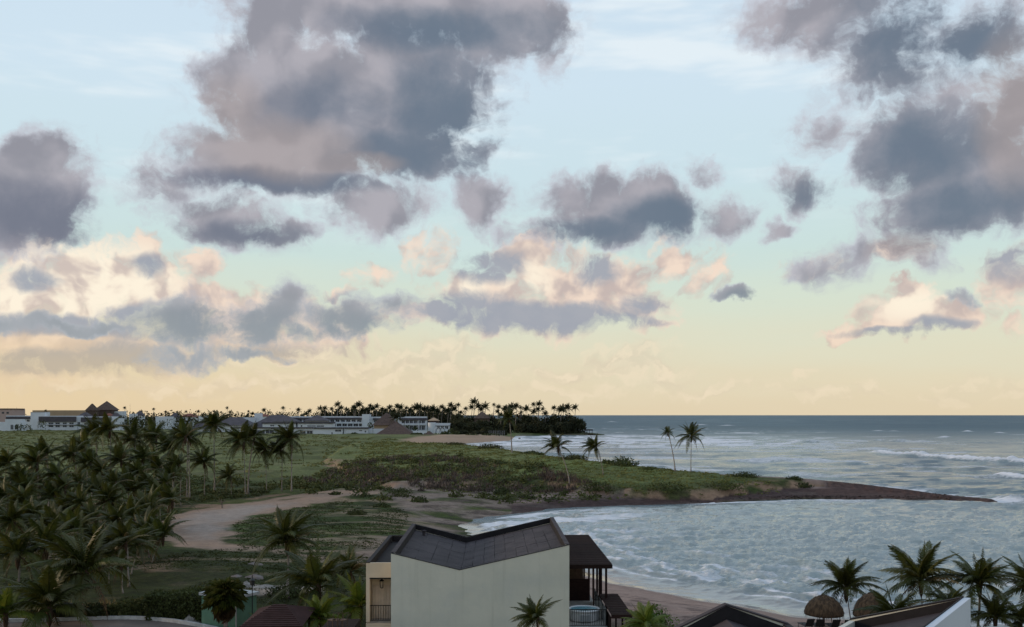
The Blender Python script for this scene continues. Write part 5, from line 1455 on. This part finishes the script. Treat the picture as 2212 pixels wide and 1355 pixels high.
def build_fan_palm():
    X, Y = at(487, 1372); z = gz(X, Y)
    root = empty('fan_palm', (X, Y, z), 0, 'fan palm with round crown and brown skirt in front of the green hut', 'palm tree')
    h = zat(1296, Y) - z
    MB().tube([(0, 0, -.2), (.03, 0, h * .5), (0, 0, h)], [.17, .14, .13], 9).build('trunk', M['palm_trunk'], root, smooth=True)
    lv = [fan_leaf('leaf', 'palm_leaf', k) for k in (1, 2, 3)]; dv = [fan_leaf('leaf', 'palm_leaf_dry', k, .5) for k in (4, 5)]
    pr = random.Random(9)
    for i in range(38):
        f = (i + .5) / 38; el = R(84 - 105 * f); m = frond_matrix(pr, i * 2.4, el, .05, 1.55 * pr.uniform(.9, 1.1), Vector((0, 0, h)))
        link('leaf', pr.choice(lv), root).matrix_basis = m
    for i in range(14):
        m = frond_matrix(pr, i * 2.4, R(pr.uniform(-75, -40)), .0, pr.uniform(1.1, 1.5), Vector((0, 0, h - .15)))
        link('leaf', pr.choice(dv), root).matrix_basis = m
build_fan_palm()
def lamp_post():
    X, Y = at(543, 1352); z = gz(X, Y); h = zat(1240, Y) - z
    root = empty('lamp_post', (X + .15, Y - .3, z), 0, 'thin dark lamp post with small lantern beside the green hut', 'lamp post')
    MB().bar((0, 0, -.2), (0, 0, h * .80), .045, 7, .035).build('post', M['pole_metal'], root)
    ln = MB().lathe([(.10, h * .80), (.17, h * .80 + .05), (.20, h * .80 + .34), (.10, h * .80 + .40)], 8).build('lantern', M['pole_metal'], root)
    MB().lathe([(.24, h * .80 + .402), (.05, h * .80 + .56), (.015, h)], 8).build('cap', M['pole_metal'], ln)
lamp_post()
def brown_roof():
    d = 66.0
    x0, x1 = xat(540, d), xat(668, d); z0 = gz(-14, d)
    ze, zr = zat(1354, d - 3) - z0, zat(1306, d) - z0
    root = empty('shelter', ((x0 + x1) / 2, d, z0), R(3), 'shelter with purplish brown pitched roof at the bottom beside the villa', 'shelter')
    w = (x1 - x0) / 2
    rf = MB().hip(-w, w, -3.2, 3.2, ze, zr, w - 1.6, .03).build('roof', M['brown_sheet'], root)
    for k in range(12):                         # laid boards of the front slope
        t0, t1 = k / 12, (k + .92) / 12
        a0, a1 = w - 1.6 * t0, w - 1.6 * t1; y0, y1 = -3.2 + 3.17 * t0, -3.2 + 3.17 * t1; za, zb = ze + (zr - ze) * t0, ze + (zr - ze) * t1
        MB().poly([(-a0, y0, za + .075), (a0, y0, za + .075), (a1, y1, zb + .035), (-a1, y1, zb + .035), (-a0, y0, za + .01), (a0, y0, za + .01)], [(0, 1, 2, 3), (4, 5, 1, 0)]).build('roof_board', M['brown_sheet'], rf)
    for x in (-w + .4, w - .5):
        for y in (-2.8, 2.7):
            MB().box(x, x + .14, y, y + .14, -.2, ze + .05).build('post', M['dark_wood'], root)
    MB().box(-w + .6, w - .6, 1.0, 1.1, -.2, ze).build('wall', M['brown_wood'], root)
brown_roof()
# dark terrace rail with bent chair backs seen between the palms
def chair(px, py, d, rot, label):
    x = xat(px, d); z = zat(py, d)
    root = empty('garden_chair', (x, d, z - .85), R(rot), label, 'chair', 'chairs between the palms')
    bk = MB().tube([(-.2, 0, .45), (-.21, -.06, .8), (-.16, -.09, .88), (.16, -.09, .88), (.21, -.06, .8), (.2, 0, .45)], .018, 5).build('backrest', M['brown_wood'], root)
    MB().box(-.22, .22, 0, .44, .42, .46).build('seat', M['brown_wood'], root)
    for a, b in ((-.2, .02), (.2, .02), (-.2, .42), (.2, .42)):
        MB().bar((a, b, 0), (a, b, .42), .018, 5).build('leg', M['brown_wood'], root)
deck = tag(MB().box(xat(695, 60), xat(765, 60), 58.5, 62.5, 2.0, zat(1325, 60) - .85).build('wooden_deck', M['dark_wood']), 'dark wooden deck between the palms left of the villa', 'deck')
for px, l in ((724, 'pale bent-frame chair, left of three on the dark deck'), (734, 'pale bent-frame chair, middle of three on the dark deck'), (746, 'pale bent-frame chair, right of three on the dark deck')):
    chair(px, 1325, 60, 55, l)

# ------------------------------------------------------------------ the resort across the field
def block(name, label, cat, d, depth, x0, x1, yt, yb, wall='far_white', wins=(), roofs=(), group=None, extra=(), zb=None):
    """a building set at distance d: wall box, window parts (x0,x1,y0,y1), flat roof bands that jut out (x0,x1,y0,y1,mat,proud), extra wall boxes"""
    cx = xat((x0 + x1) / 2, d); z0 = (gz(cx, d) if zb is None else zb) - .6
    root = empty(name, (cx, d, z0), 0, label, cat, group)
    X = lambda px: xat(px, d) - cx
    Z = lambda py: zat(py, d) - z0
    MB().box(X(x0), X(x1), 0, depth, 0, Z(yt)).build('wall', M[wall], root)
    for i, (a, b, c, e) in enumerate(wins):
        w = MB().box(X(a), X(b), -.06, -.004, Z(e), Z(c)).build('window', M['far_window'], root)
        if b - a > 5:
            m = (a + b) / 2
            MB().box(X(m) - .08, X(m) + .08, -.12, -.064, Z(e), Z(c)).build('frame', M['far_white'], w)
    for (a, b, c, e, mat, proud) in roofs:
        MB().box(X(a), X(b), -proud, depth * .9, Z(e), Z(c)).build('roof', M[mat], root)
    for (a, b, c, e, mat, y0, y1) in extra:
        MB().box(X(a), X(b), y0, y1, Z(e), Z(c)).build('wall', M[mat], root)
    return root
def hiproof(name, label, cat, d, x0, x1, yap, yeave, ybase, ridge=0.0, mat='thatch', wall='tan_wall', depth=None, group=None, tiers=None):
    cx = xat((x0 + x1) / 2, d); z0 = gz(cx, d) - .6
    w = (xat(x1, d) - xat(x0, d)) / 2; dp = depth or w
    root = empty(name, (cx, d + dp, z0), 0, label, cat, group)
    Z = lambda py: zat(py, d) - z0
    MB().box(-w * .86, w * .86, -dp * .86, dp * .86, 0, Z(yeave) + .05).build('wall', M[wall], root)
    MB().hip(-w, w, -dp, dp, Z(yeave), Z(yap), w * ridge, .05).build('roof', M[mat], root)
    if tiers:
        for (f, ya, ye) in tiers:
            MB().hip(-w * f, w * f, -dp * f, dp * f, Z(ye), Z(ya), .05, .05).build('roof', M[mat], root)
    return root

GR = 'far resort buildings'
hiproof('thatched_hall', 'larger of the two thatched pyramid roofs on the left skyline', 'hall', 1250, 202, 243, 866, 886, 905, 0, 'thatch', 'thatch', group='pyramid roofs')
hiproof('thatched_hall', 'smaller flat-topped pyramid roof left of the larger one', 'hall', 1230, 183, 206, 872, 887, 905, .12, 'thatch', 'thatch', group='pyramid roofs')
block('long_hall', 'long low tan hall with flat roofline left of the pyramid roofs', 'building', 1290, 30, 70, 190, 886.5, 925, 'tan_wall', group=GR)
block('apartment_block', 'pinkish block cut by the left frame edge', 'building', 1150, 30, -30, 27, 884, 925, 'pink_wall', [(4, 9, 890, 894), (14, 19, 890, 894)], [(-34, 29, 882.5, 884.2, 'slate_roof', 1.0)], GR)
block('hotel_wing', 'white hotel wing with dark roof band at the far left', 'hotel', 1080, 16, 13, 74, 898, 930, wins=[(20, 26, 907, 911), (32, 38, 907, 911), (46, 52, 907, 911), (58, 64, 907, 911)],
      roofs=[(14, 72, 900, 905.5, 'slate_roof', 1.4)], group=GR)
block('hotel_wing', 'long white hotel wing with deep dark roof and row of balconies left of the palms', 'hotel', 1060, 16, 85, 166, 898.5, 930, wins=[(105, 115, 913, 916.5), (120, 129, 913, 916.5), (136, 144, 913, 916.5), (150, 159, 913, 916.5), (105, 115, 919, 923), (120, 129, 919, 923), (136, 144, 919, 923), (150, 159, 919, 923)],
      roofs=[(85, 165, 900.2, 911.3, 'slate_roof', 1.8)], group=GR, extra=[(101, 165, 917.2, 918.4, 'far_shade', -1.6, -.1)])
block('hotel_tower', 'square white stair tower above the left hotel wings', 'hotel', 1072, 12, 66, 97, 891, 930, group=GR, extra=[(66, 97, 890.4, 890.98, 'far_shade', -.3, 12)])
block('hotel_wing', 'white hotel wing with dark roof behind the two tallest palm crowns', 'hotel', 1062, 16, 166.2, 243, 900, 930, wins=[(182, 189, 914, 918), (196, 203, 914, 918), (167, 173, 912, 920)], roofs=[(176, 240, 902, 912, 'slate_roof', 1.8)], group=GR)
block('hotel_gable', 'narrow white gable end right of the left hotel wings', 'hotel', 1050, 16, 243.3, 256, 904, 930, wins=[(246, 248, 908, 911), (251, 253, 908, 911)], group=GR)
block('hotel_annex', 'low white flat building in front at the left frame edge', 'building', 1010, 12, -20, 45, 912, 935, wins=[(23, 29, 918, 928), (32, 40, 918, 928)], group=GR, extra=[(11, 44, 906, 911.98, 'far_white', 0, 10)])
for i, (x0, x1, ya, ye, mat, d, l) in enumerate([
        (166, 192, 891, 900, 'slate_roof', 1180, 'dark hipped roof peeping above the left hotel wing'), (236, 258, 892, 903, 'slate_roof', 1150, 'dark hipped roof at the right end of the left hotel'),
        (289, 308, 888, 898, 'slate_roof', 1240, 'small dark pyramid roof right of the thatched pyramids'), (364, 386, 892, 902, 'slate_roof', 1240, 'dark pyramid roof beside the low white wall'),
        (388, 420, 893.5, 901, 'tile_red', 1240, 'low red tiled roof right of the dark pyramid roof'), (222, 242, 893, 899, 'tile_red', 1190, 'small red roof below the larger thatched pyramid'),
        (556, 580, 894.5, 900, 'tile_red', 1100, 'red tiled roof behind the white chimney block'), (696, 712, 896, 900, 'tile_red', 1100, 'red roof sliver above the long hotel')]):
    hiproof('bungalow', l, 'bungalow', d, x0, x1, ya, ye, 910, .25, mat, 'far_white', group='roofs among the far trees')
for i, (x0, x1, y0, y1, d, l) in enumerate([(245, 268, 888.5, 893, 1260, 'pale flat roof strip right of the thatched pyramids'), (279, 292, 894, 899, 1200, 'short white wall left of the small dark pyramid roof'), (336, 370, 900, 905, 1120, 'low white wall in the scrub left of the dark pyramid roof'), (429, 448, 899.5, 907, 1040, 'white end wall behind the tallest lone palm')]):
    block('white_outbuilding', l, 'building', d, 8, x0, x1, y0, 925, group=GR)
hiproof('restaurant', 'wide grey hipped roof left of the tallest lone palm', 'building', 960, 412, 474, 903, 926, 930, .35, 'slate_roof', 'far_white', 14, GR)
hiproof('restaurant', 'wide brown hipped roof with white wall right of the tallest lone palm', 'building', 940, 458, 541, 901.5, 919.5, 935, .30, 'slate_roof', 'far_white', 16, GR)
block('plant_room', 'white block with square chimney between the brown hipped roofs', 'building', 985, 14, 519, 552, 902, 930, group=GR, extra=[(549, 562, 893, 930, 'far_white', 1, 10)])
hiproof('restaurant', 'largest brown hipped roof, centre of the resort', 'building', 950, 536, 642, 896.5, 922, 935, .26, 'slate_roof', 'far_white', 20, GR)
hiproof('restaurant', 'pointed brown roof rising left before the long hotel', 'building', 945, 585, 640, 898, 911, 930, .06, 'slate_roof', 'far_shade', 12, GR)
hiproof('restaurant', 'pointed brown roof rising in the middle before the long hotel', 'building', 945, 655, 706, 897, 909, 930, .06, 'slate_roof', 'far_shade', 12, GR)
def hotel_long():
    wins = [(644 + k * 11.6, 652 + k * 11.6, 906.8, 911.6) for k in range(12)] + [(716 + k * 12, 725 + k * 12, 916, 921) for k in range(6)]
    block('hotel_wing', 'long three-storey white hotel with dark eave across the resort', 'hotel', 990, 18, 608, 795, 899.5, 935, wins=wins,
          roofs=[(612, 795, 902.2, 906.2, 'slate_roof', 2.0)], group=GR, extra=[(640, 795, 912.5, 915, 'far_white', -2.2, -.1), (640, 795, 921.2, 923.4, 'far_white', -2.2, -.1)] + [(716 + k * 12 - 1.3, 716 + k * 12, 911, 925, 'far_white', -2.3, -.12) for k in range(7)])
    block('hotel_tower', 'white stair tower on the long hotel, left of the big thatched roof', 'hotel', 985, 14, 782, 797.5, 895, 935, group=GR)
    wins = [(868 + k * 8.6, 874.5 + k * 8.6, 908.6, 914.4) for k in range(6)] + [(868 + k * 8.6, 874.5 + k * 8.6, 920, 928.5) for k in range(6)]
    block('hotel_wing', 'white hotel wing with two glazed storeys right of the thatched roofs', 'hotel', 930, 16, 862, 920, 900, 935, wins=wins, roofs=[(862, 921, 903.2, 908, 'slate_roof', 1.8)], group=GR,
          extra=[(864, 920, 915, 918.8, 'far_white', -1.6, -.1), (904, 906, 908.1, 935, 'far_white', -1.7, -.14)])
    block('hotel_wing', 'white middle wing between stair tower and big thatched roof', 'hotel', 992, 16, 797.6, 862, 900.5, 935, wins=[(808, 815, 908, 913)], roofs=[(806, 835, 903.5, 907.5, 'slate_roof', 1.8)], group=GR)
hotel_long()
for i, (x0, x1, yr, yw, yb, d, wins, l) in enumerate([
        (567, 639, 912.3, 915.4, 923, 905, [(584, 592, 918, 921), (600, 606, 918, 921), (620, 625, 919, 922)], 'low white villa row with grey slab roof, left of two'),
        (643, 719, 911.5, 915, 923, 905, [(664, 682, 919.5, 921.5), (684, 700, 919.5, 922), (650, 653, 918.5, 922)], 'low white villa row with grey slab roof, right of two'),
        (500, 676, 923, 925.6, 937, 862, [(556, 572, 929.5, 936), (574, 591, 929.5, 936), (648, 660, 931, 937), (663, 675, 931, 937)], 'long low white building with dark fence panels before the brown roofs'),
        (677, 740, 923.5, 926.2, 941, 850, [(724, 737, 928.5, 932.5), (716, 718.5, 934, 939)], 'bright white front building right of the bent palm frond'),
        (742.5, 795, 923.5, 926.2, 941, 852, [(764, 769, 934, 936), (776, 782, 929.5, 931.5), (788, 791, 931, 934)], 'white front building with round bush before it')]):
    block('villa_row', l, 'building', d, 12, x0, x1, yw - .2, yb, wins=wins, roofs=[(x0 - 1.5, x1 + 1, yr, yw, 'slate_roof', 1.2)], group=GR)
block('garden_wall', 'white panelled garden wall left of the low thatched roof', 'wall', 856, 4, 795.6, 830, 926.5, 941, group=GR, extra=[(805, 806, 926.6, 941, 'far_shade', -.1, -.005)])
hiproof('thatched_hall', 'big thatched roof with pointed top over a pale wall', 'hall', 880, 803, 859, 893, 919, 930, .10, 'thatch', 'tan_wall', 14, 'thatched halls of the resort')
hiproof('thatched_hall', 'low wide thatched roof in front of the big pointed one', 'hall', 835, 810, 893, 912, 939, 943, .05, 'thatch', 'tan_wall', 16, 'thatched halls of the resort')
rot = empty('rotunda', (xat(932, 880), 886, gz(xat(932, 880), 886) - .5), 0, 'white round tower with flat top right of the glazed hotel wing', 'tower')
MB().lathe([(3.6, 0), (3.6, zat(913.5, 880) - gz(xat(932, 880), 886) + .5), (3.3, zat(913.2, 880) - gz(xat(932, 880), 886) + .5)], 20).build('wall', M['far_white'], rot)
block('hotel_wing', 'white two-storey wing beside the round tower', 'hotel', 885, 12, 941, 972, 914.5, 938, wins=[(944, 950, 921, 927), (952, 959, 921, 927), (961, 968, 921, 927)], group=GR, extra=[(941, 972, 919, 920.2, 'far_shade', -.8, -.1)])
hiproof('cupola', 'brown thatched cupola with small openings above the round tower', 'gazebo', 905, 923, 949, 902.5, 909, 930, .1, 'tan_wall', 'thatch', None, GR)
hiproof('beach_hut', 'dark thatched beach hut at the edge of the far sand', 'hut', 800, 912, 940, 931.5, 942, 946, .1, 'thatch', 'thatch', None, 'beach huts')
hiproof('beach_hut', 'dark roof of a thatched house among the headland palms', 'hut', 930, 1022, 1060, 889, 904, 930, .06, 'thatch', 'thatch', None, 'beach huts')
block('sun_shelter', 'flat pale shade roof beside the glazed hotel wing', 'shelter', 840, 5, 892, 921, 931, 932.6, zb=None, group='beach huts')
# white hoops over a walkway
hp = empty('hoop_arbour', (xat(950, 830), 830, gz(xat(950, 830), 830)), 0, 'row of white and dark hoops arching over a beach walkway', 'arbour')
for k in range(5):
    pts = [(-2.6 + 1.5 * k + 2.6 * math.cos(a) * .9, k * .8, .2 + 5.4 * math.sin(a)) for a in np.linspace(0, math.pi, 11)]
    MB().tube(pts, .20, 5).build('hoop', M['far_white' if k % 2 == 0 else 'far_window'], hp)
# fence and poles on the far beach
fn = empty('fence', (xat(1073, 800), 800, gz(xat(1073, 800), 800)), 0, 'grey mesh fence on the far beach under the palms', 'fence')
for k in range(8):
    x = (k - 3.5) * 1.8
    MB().box(x - .08, x + .08, -.08, .08, -.3, 4.0).build('post', M['far_shade'], fn)
for z in (.6, 1.6, 2.6, 3.6):
    MB().box(-6.3, 6.3, .085, .12, z, z + .12).build('rail', M['far_shade'], fn)
# leaning boardwalk at the tip of the headland
pier = empty('jetty', (xat(1262, 895), 893, 0), 0, 'small dark wooden jetty on stilts at the tip of the far headland', 'jetty')
MB().box(0, 7.5, 0, 1.6, 4.2, 5.2).build('deck', M['dark_wood'], pier)
for x in (.4, 2.2, 4.2, 6.8):
    MB().bar((x, .3, -1), (x + .3, .3, 4.25), .22, 5).build('pile', M['dark_wood'], pier)
MB().tube([(3, -1, .6), (9, -1.5, .35), (15, -2, -.2)], [.5, .45, .2], 5).build('log', M['dark_wood'], pier)
# broken weedy stones along the inner shore of the spit and round its tip
def shore_stones():
    rng = np.random.default_rng(12); V = []; Q = []; b = 0
    ico = [(0, 0, 1), (.9, 0, .3), (.28, .85, .3), (-.72, .52, .25), (-.72, -.52, .3), (.28, -.85, .25), (0, 0, -.6)]
    fc = [(0, 1, 2), (0, 2, 3), (0, 3, 4), (0, 4, 5), (0, 5, 1), (6, 2, 1), (6, 3, 2), (6, 4, 3), (6, 5, 4), (6, 1, 5)]
    path = INNER[-12:-3]
    for k in range(420):
        i = rng.integers(0, len(path) - 1); t = rng.random()
        x = path[i][0] + (path[i + 1][0] - path[i][0]) * t + rng.normal() * 1.6; y = path[i][1] + (path[i + 1][1] - path[i][1]) * t + rng.normal() * 1.3 + .6
        s = rng.uniform(.08, .26) * (1.6 if rng.random() < .06 else 1)
        v = np.array(ico) * s * rng.uniform(.7, 1.3, (7, 3)) * (1.3, 1, .6) + (x, y, gz(x, y) + .02)
        V.append(v); Q.append(np.array(fc) + b); b += 7
    tag(link('shore_stones', fast_mesh('shore_stones', np.concatenate(V), np.concatenate(Q), M['weed_rock'])), 'dark weedy stones along the edge of the spit', kind='stuff')
shore_stones()
# masts and lamps on the skyline
for i, (px, yt, l) in enumerate([(281, 872, 'tall thin radio mast on the left skyline'), (36, 879, 'short mast on the skyline near the left edge'), (17, 880, 'short mast behind the pinkish block'), (49, 881, 'low mast left of the stair tower')]):
    d = 1300; x = xat(px, d); z = gz(x, d)
    mt = empty('mast', (x, d, z), 0, l, 'mast', 'masts on the skyline')
    MB().bar((0, 0, 0), (0, 0, zat(yt, d) - z), .16, 5, .07).build('pole', M['pole_metal'], mt)
    MB().bar((-.6, 0, (zat(yt, d) - z) * .92), (.6, 0, (zat(yt, d) - z) * .92), .07, 4).build('crossarm', M['pole_metal'], mt)

# ------------------------------------------------------------------ far woods and palms
def woods(name, label, items, leaf, seed, mat='tree_leaf'):
    """lumpy masses of leaf-sized faces: (px, base py, half width px, top py, distance, count)"""
    rng = np.random.default_rng(seed); V = []; Q = []; b = 0
    for (px, hw, ytop, d, n) in items:
        x = xat(px, d); z = gz(x, d); k = d / FPX
        h = zat(ytop, d) - z
        # leaves through a blunt-topped crown: fuller towards the top than a plain mound
        a0 = rng.uniform(0, 6.283, n); rho = np.sqrt(rng.random(n)); ph = rng.random(3) * 6
        top = 1 - .45 * rho ** 3 + .10 * np.sin(3 * a0 + ph[0]) * rho + .05 * rng.normal(size=n)
        c = np.stack([hw * k * rho * np.cos(a0), max(6.0, hw * k) * rho * np.sin(a0), h * top * rng.random(n) ** .55], 1)
        a = rng.normal(size=(n, 3)); a /= np.linalg.norm(a, axis=1)[:, None]
        e = np.cross(a, rng.normal(size=(n, 3))); e /= np.linalg.norm(e, axis=1)[:, None]
        sz = leaf * rng.uniform(.6, 1.4, n)[:, None]
        v = np.stack([c - a * sz, c + e * sz * .55, c + a * sz, c - e * sz * .55], 1).reshape(-1, 3); q = np.arange(4 * n).reshape(-1, 4)
        V.append(v + np.array([x, d, z - .3])); Q.append(q + b); b += len(v)
    return tag(link(name, fast_mesh(name, np.concatenate(V), np.concatenate(Q), M[mat])), label, kind='stuff')
pr = random.Random(77)
woods('headland_wood', 'dark wood covering the far headland', [(px + pr.uniform(-4, 4), pr.uniform(14, 22), yt - 2 + pr.uniform(-5, 5), d, 1100)
      for px, yt, d in [(985, 899, 960), (1000, 905, 930), (1020, 903, 950), (1040, 906, 920), (1060, 900, 950), (1080, 903, 930), (1100, 902, 950), (1120, 899, 940), (1140, 901, 930), (1150, 898, 960), (1165, 900, 925), (1185, 899, 940), (1205, 900, 925), (1225, 901, 930), (1240, 903, 920), (1248, 910, 912), (1130, 915, 905), (1160, 917, 905), (1190, 917, 905), (1215, 918, 905), (1090, 918, 880), (1050, 920, 870), (1015, 918, 880), (990, 915, 890), (1000, 928, 850), (1035, 930, 840), (1080, 930, 835)]], .95, 1)
items = []
for px in range(-160, 1000, 13):
    yt = 893 if px < 60 else (890.5 if px < 260 else 888.5)
    if 60 < px < 190: continue
    items.append((px + pr.uniform(-5, 5), pr.uniform(9, 16), yt + pr.uniform(-1.5, 3.5), pr.uniform(1330, 1500), 170))
for px in range(700, 985, 12):
    items.append((px + pr.uniform(-4, 4), pr.uniform(8, 13), 884.5 + pr.uniform(-5, 4), pr.uniform(1030, 1120), 520))
for px in range(260, 700, 14):
    items.append((px + pr.uniform(-4, 4), pr.uniform(7, 12), 896 + pr.uniform(-3, 4), pr.uniform(1110, 1200), 130))
woods('far_wood', 'long dark tree line behind the resort', items, 1.3, 2)
woods('resort_bushes', 'loose bushes and garden trees around the resort walls', [(px, w, yt, d, n) for px, w, yt, d, n in
      [(42, 9, 915, 1000, 90), (60, 8, 916, 995, 90), (90, 9, 905, 1040, 120), (765, 6, 935, 842, 90), (800, 7, 912, 900, 120), (880, 6, 918, 915, 90), (897, 6, 920, 915, 90), (900, 14, 935, 815, 160), (925, 12, 936, 810, 120), (960, 9, 932, 830, 120), (975, 8, 925, 850, 120), (985, 10, 930, 840, 120), (310, 26, 905, 1000, 200), (360, 30, 906, 980, 220), (280, 20, 906, 1010, 160), (410, 22, 910, 960, 160), (460, 20, 926, 900, 120), (520, 14, 931, 850, 90), (600, 14, 934, 845, 80), (1060, 20, 936, 800, 130), (1020, 16, 938, 800, 100)]], .8, 3, 'shrub_leaf')

far_trunk = MB().tube([(0, 0, 0), (.015, 0, .5), (.05, 0, 1)], [.013, .010, .008], 5).mesh('trunk', M['palm_trunk'], True)
def far_crowns():
    """three ready crowns for the skyline palms: all leaves of one head joined in one mesh"""
    out = []
    for s in range(4):
        rng = random.Random(s); b = MB()
        for (k, az, el, rl) in crown_plan(rng, 22, .55, 1.0):
            me = rng.choice(FAR_FR[k]); mt = frond_matrix(rng, az, el, .45, rl, Vector((0, 0, 0)))
            b.poly([mt @ v.co for v in me.vertices], [tuple(p.vertices) for p in me.polygons])
        out.append(b.mesh('crown', M['palm_leaf_far']))
    return out
FC = far_crowns()
def far_palm(px, cy, d, fl, label, i, group):
    x = xat(px, d); z = gz(x, d); s = random.Random(i); cy += s.uniform(-3, 6); px += s.uniform(-4, 4); h = zat(cy, d) - z
    root = empty('coconut_palm', (x, d, z), s.uniform(-.5, .5), label, 'palm tree', group)
    link('trunk', far_trunk, root, None, None, (h * 1.3, h * 1.3, h))
    link('crown', FC[i % 4], root, (.065 * h, 0, h), (0, 0, s.uniform(-.6, .6)), (fl * 1.35 * d / FPX * s.uniform(.75, 1.3),) * 3)
def ordinal(n):
    small = ['', 'first', 'second', 'third', 'fourth', 'fifth', 'sixth', 'seventh', 'eighth', 'ninth', 'tenth', 'eleventh', 'twelfth', 'thirteenth', 'fourteenth', 'fifteenth', 'sixteenth', 'seventeenth', 'eighteenth', 'nineteenth']
    if n < 20: return small[n]
    t, u = divmod(n, 10)
    return ['', '', 'twentieth', 'thirtieth', 'fortieth'][t] if u == 0 else ['', '', 'twenty', 'thirty', 'forty'][t] + '-' + small[u]
HEAD = [(1240, 878, 930, 9), (1225, 884, 925, 11), (1215, 880, 940, 10), (1210, 889, 920, 11), (1194, 884, 930, 9), (1177, 893, 925, 8), (1170, 881, 935, 8), (1162, 875, 945, 9), (1160, 887, 925, 10),
        (1150, 874, 940, 9), (1152, 890, 930, 8), (1136, 885, 930, 11), (1124, 891, 935, 7), (1122, 882, 935, 6), (1113, 882, 925, 11), (1103, 876, 940, 9), (1100, 890, 920, 10), (1091, 882, 940, 8), (1087, 887, 935, 7), (1075, 878, 935, 8), (1073, 886, 930, 8), (1064, 877, 945, 6), (1081, 893, 915, 9)]
for i, (px, cy, d, fl) in enumerate(HEAD):
    if i == 0: l = 'tallest slim palm farthest right on the headland, against the sea horizon'
    elif i == 4: l = 'lone palm with gap on both sides near the right end of the headland'
    else: l = f'dark palm on the headland skyline, {ordinal(1 + sorted(HEAD, key=lambda q: -q[0]).index(HEAD[i]))} from the right'
    far_palm(px, cy, d, fl, l, i, 'palms on the headland')
SKY2 = [(1046, 880, 1000, 9), (1038, 886, 990, 8), (1031, 877, 1000, 9), (1022, 873, 1010, 10), (1017, 881, 990, 10), (1004, 885, 1000, 8), (994, 888, 1000, 7), (987, 876, 1010, 6), (980, 884, 1000, 9), (972, 880, 1000, 9), (966, 888, 990, 9), (953, 882, 1010, 9),
        (945, 886, 1000, 8), (934, 884, 1000, 10), (921, 881, 1010, 8), (915, 888, 1000, 8), (904, 876, 1010, 9), (898, 886, 990, 10), (884, 884, 1010, 8), (876, 884, 1010, 5), (864, 884, 1000, 11), (856, 878, 1010, 9), (849, 886, 990, 9), (840, 881, 1010, 10), (832, 887, 1000, 9),
        (824, 885, 1010, 7), (812, 882, 1010, 9), (804, 888, 1000, 8), (797, 875, 1010, 8), (790, 883, 1000, 8), (782, 884, 1010, 8), (774, 877, 1010, 9), (765, 886, 1000, 8), (762, 882, 1020, 7), (747, 882, 1010, 8), (735, 882, 1010, 7), (727, 876, 1010, 9), (715, 881, 1010, 8), (700, 880, 1010, 9), (690, 886, 1020, 7)]
for i, (px, cy, d, fl) in enumerate(SKY2):
    far_palm(px, cy, d, fl, f'dark palm in the skyline row behind the hotels, {ordinal(1 + sorted(SKY2, key=lambda q: -q[0]).index(SKY2[i]))} from the right', 40 + i, 'skyline palms behind the hotels')
SKY3 = sorted((px + pr.uniform(-16, 16), pr.uniform(884, 892), pr.uniform(1250, 1330), pr.uniform(3.5, 6.5)) for px in range(280, 690, 25))
for i, (px, cy, d, fl) in enumerate(SKY3):
    far_palm(px, cy, d, fl, f'tiny distant palm on the skyline above the low roofs, {ordinal(1 + i)} from the left', 100 + i, 'distant palms above the low roofs')
far_palm(97, 884, 1290, 4, 'tiny lone palm on the skyline above the white stair tower', 140, 'lone far palms')
far_palm(857, 902, 878, 14, 'dark palm standing right before the big thatched roof', 141, 'lone far palms')
far_palm(1252, 913, 905, 11, 'dark bent palm hanging over the tip of the headland', 142, 'lone far palms')
far_palm(985, 925, 815, 9, 'palm at the edge of the far beach behind the hoops', 143, 'lone far palms')
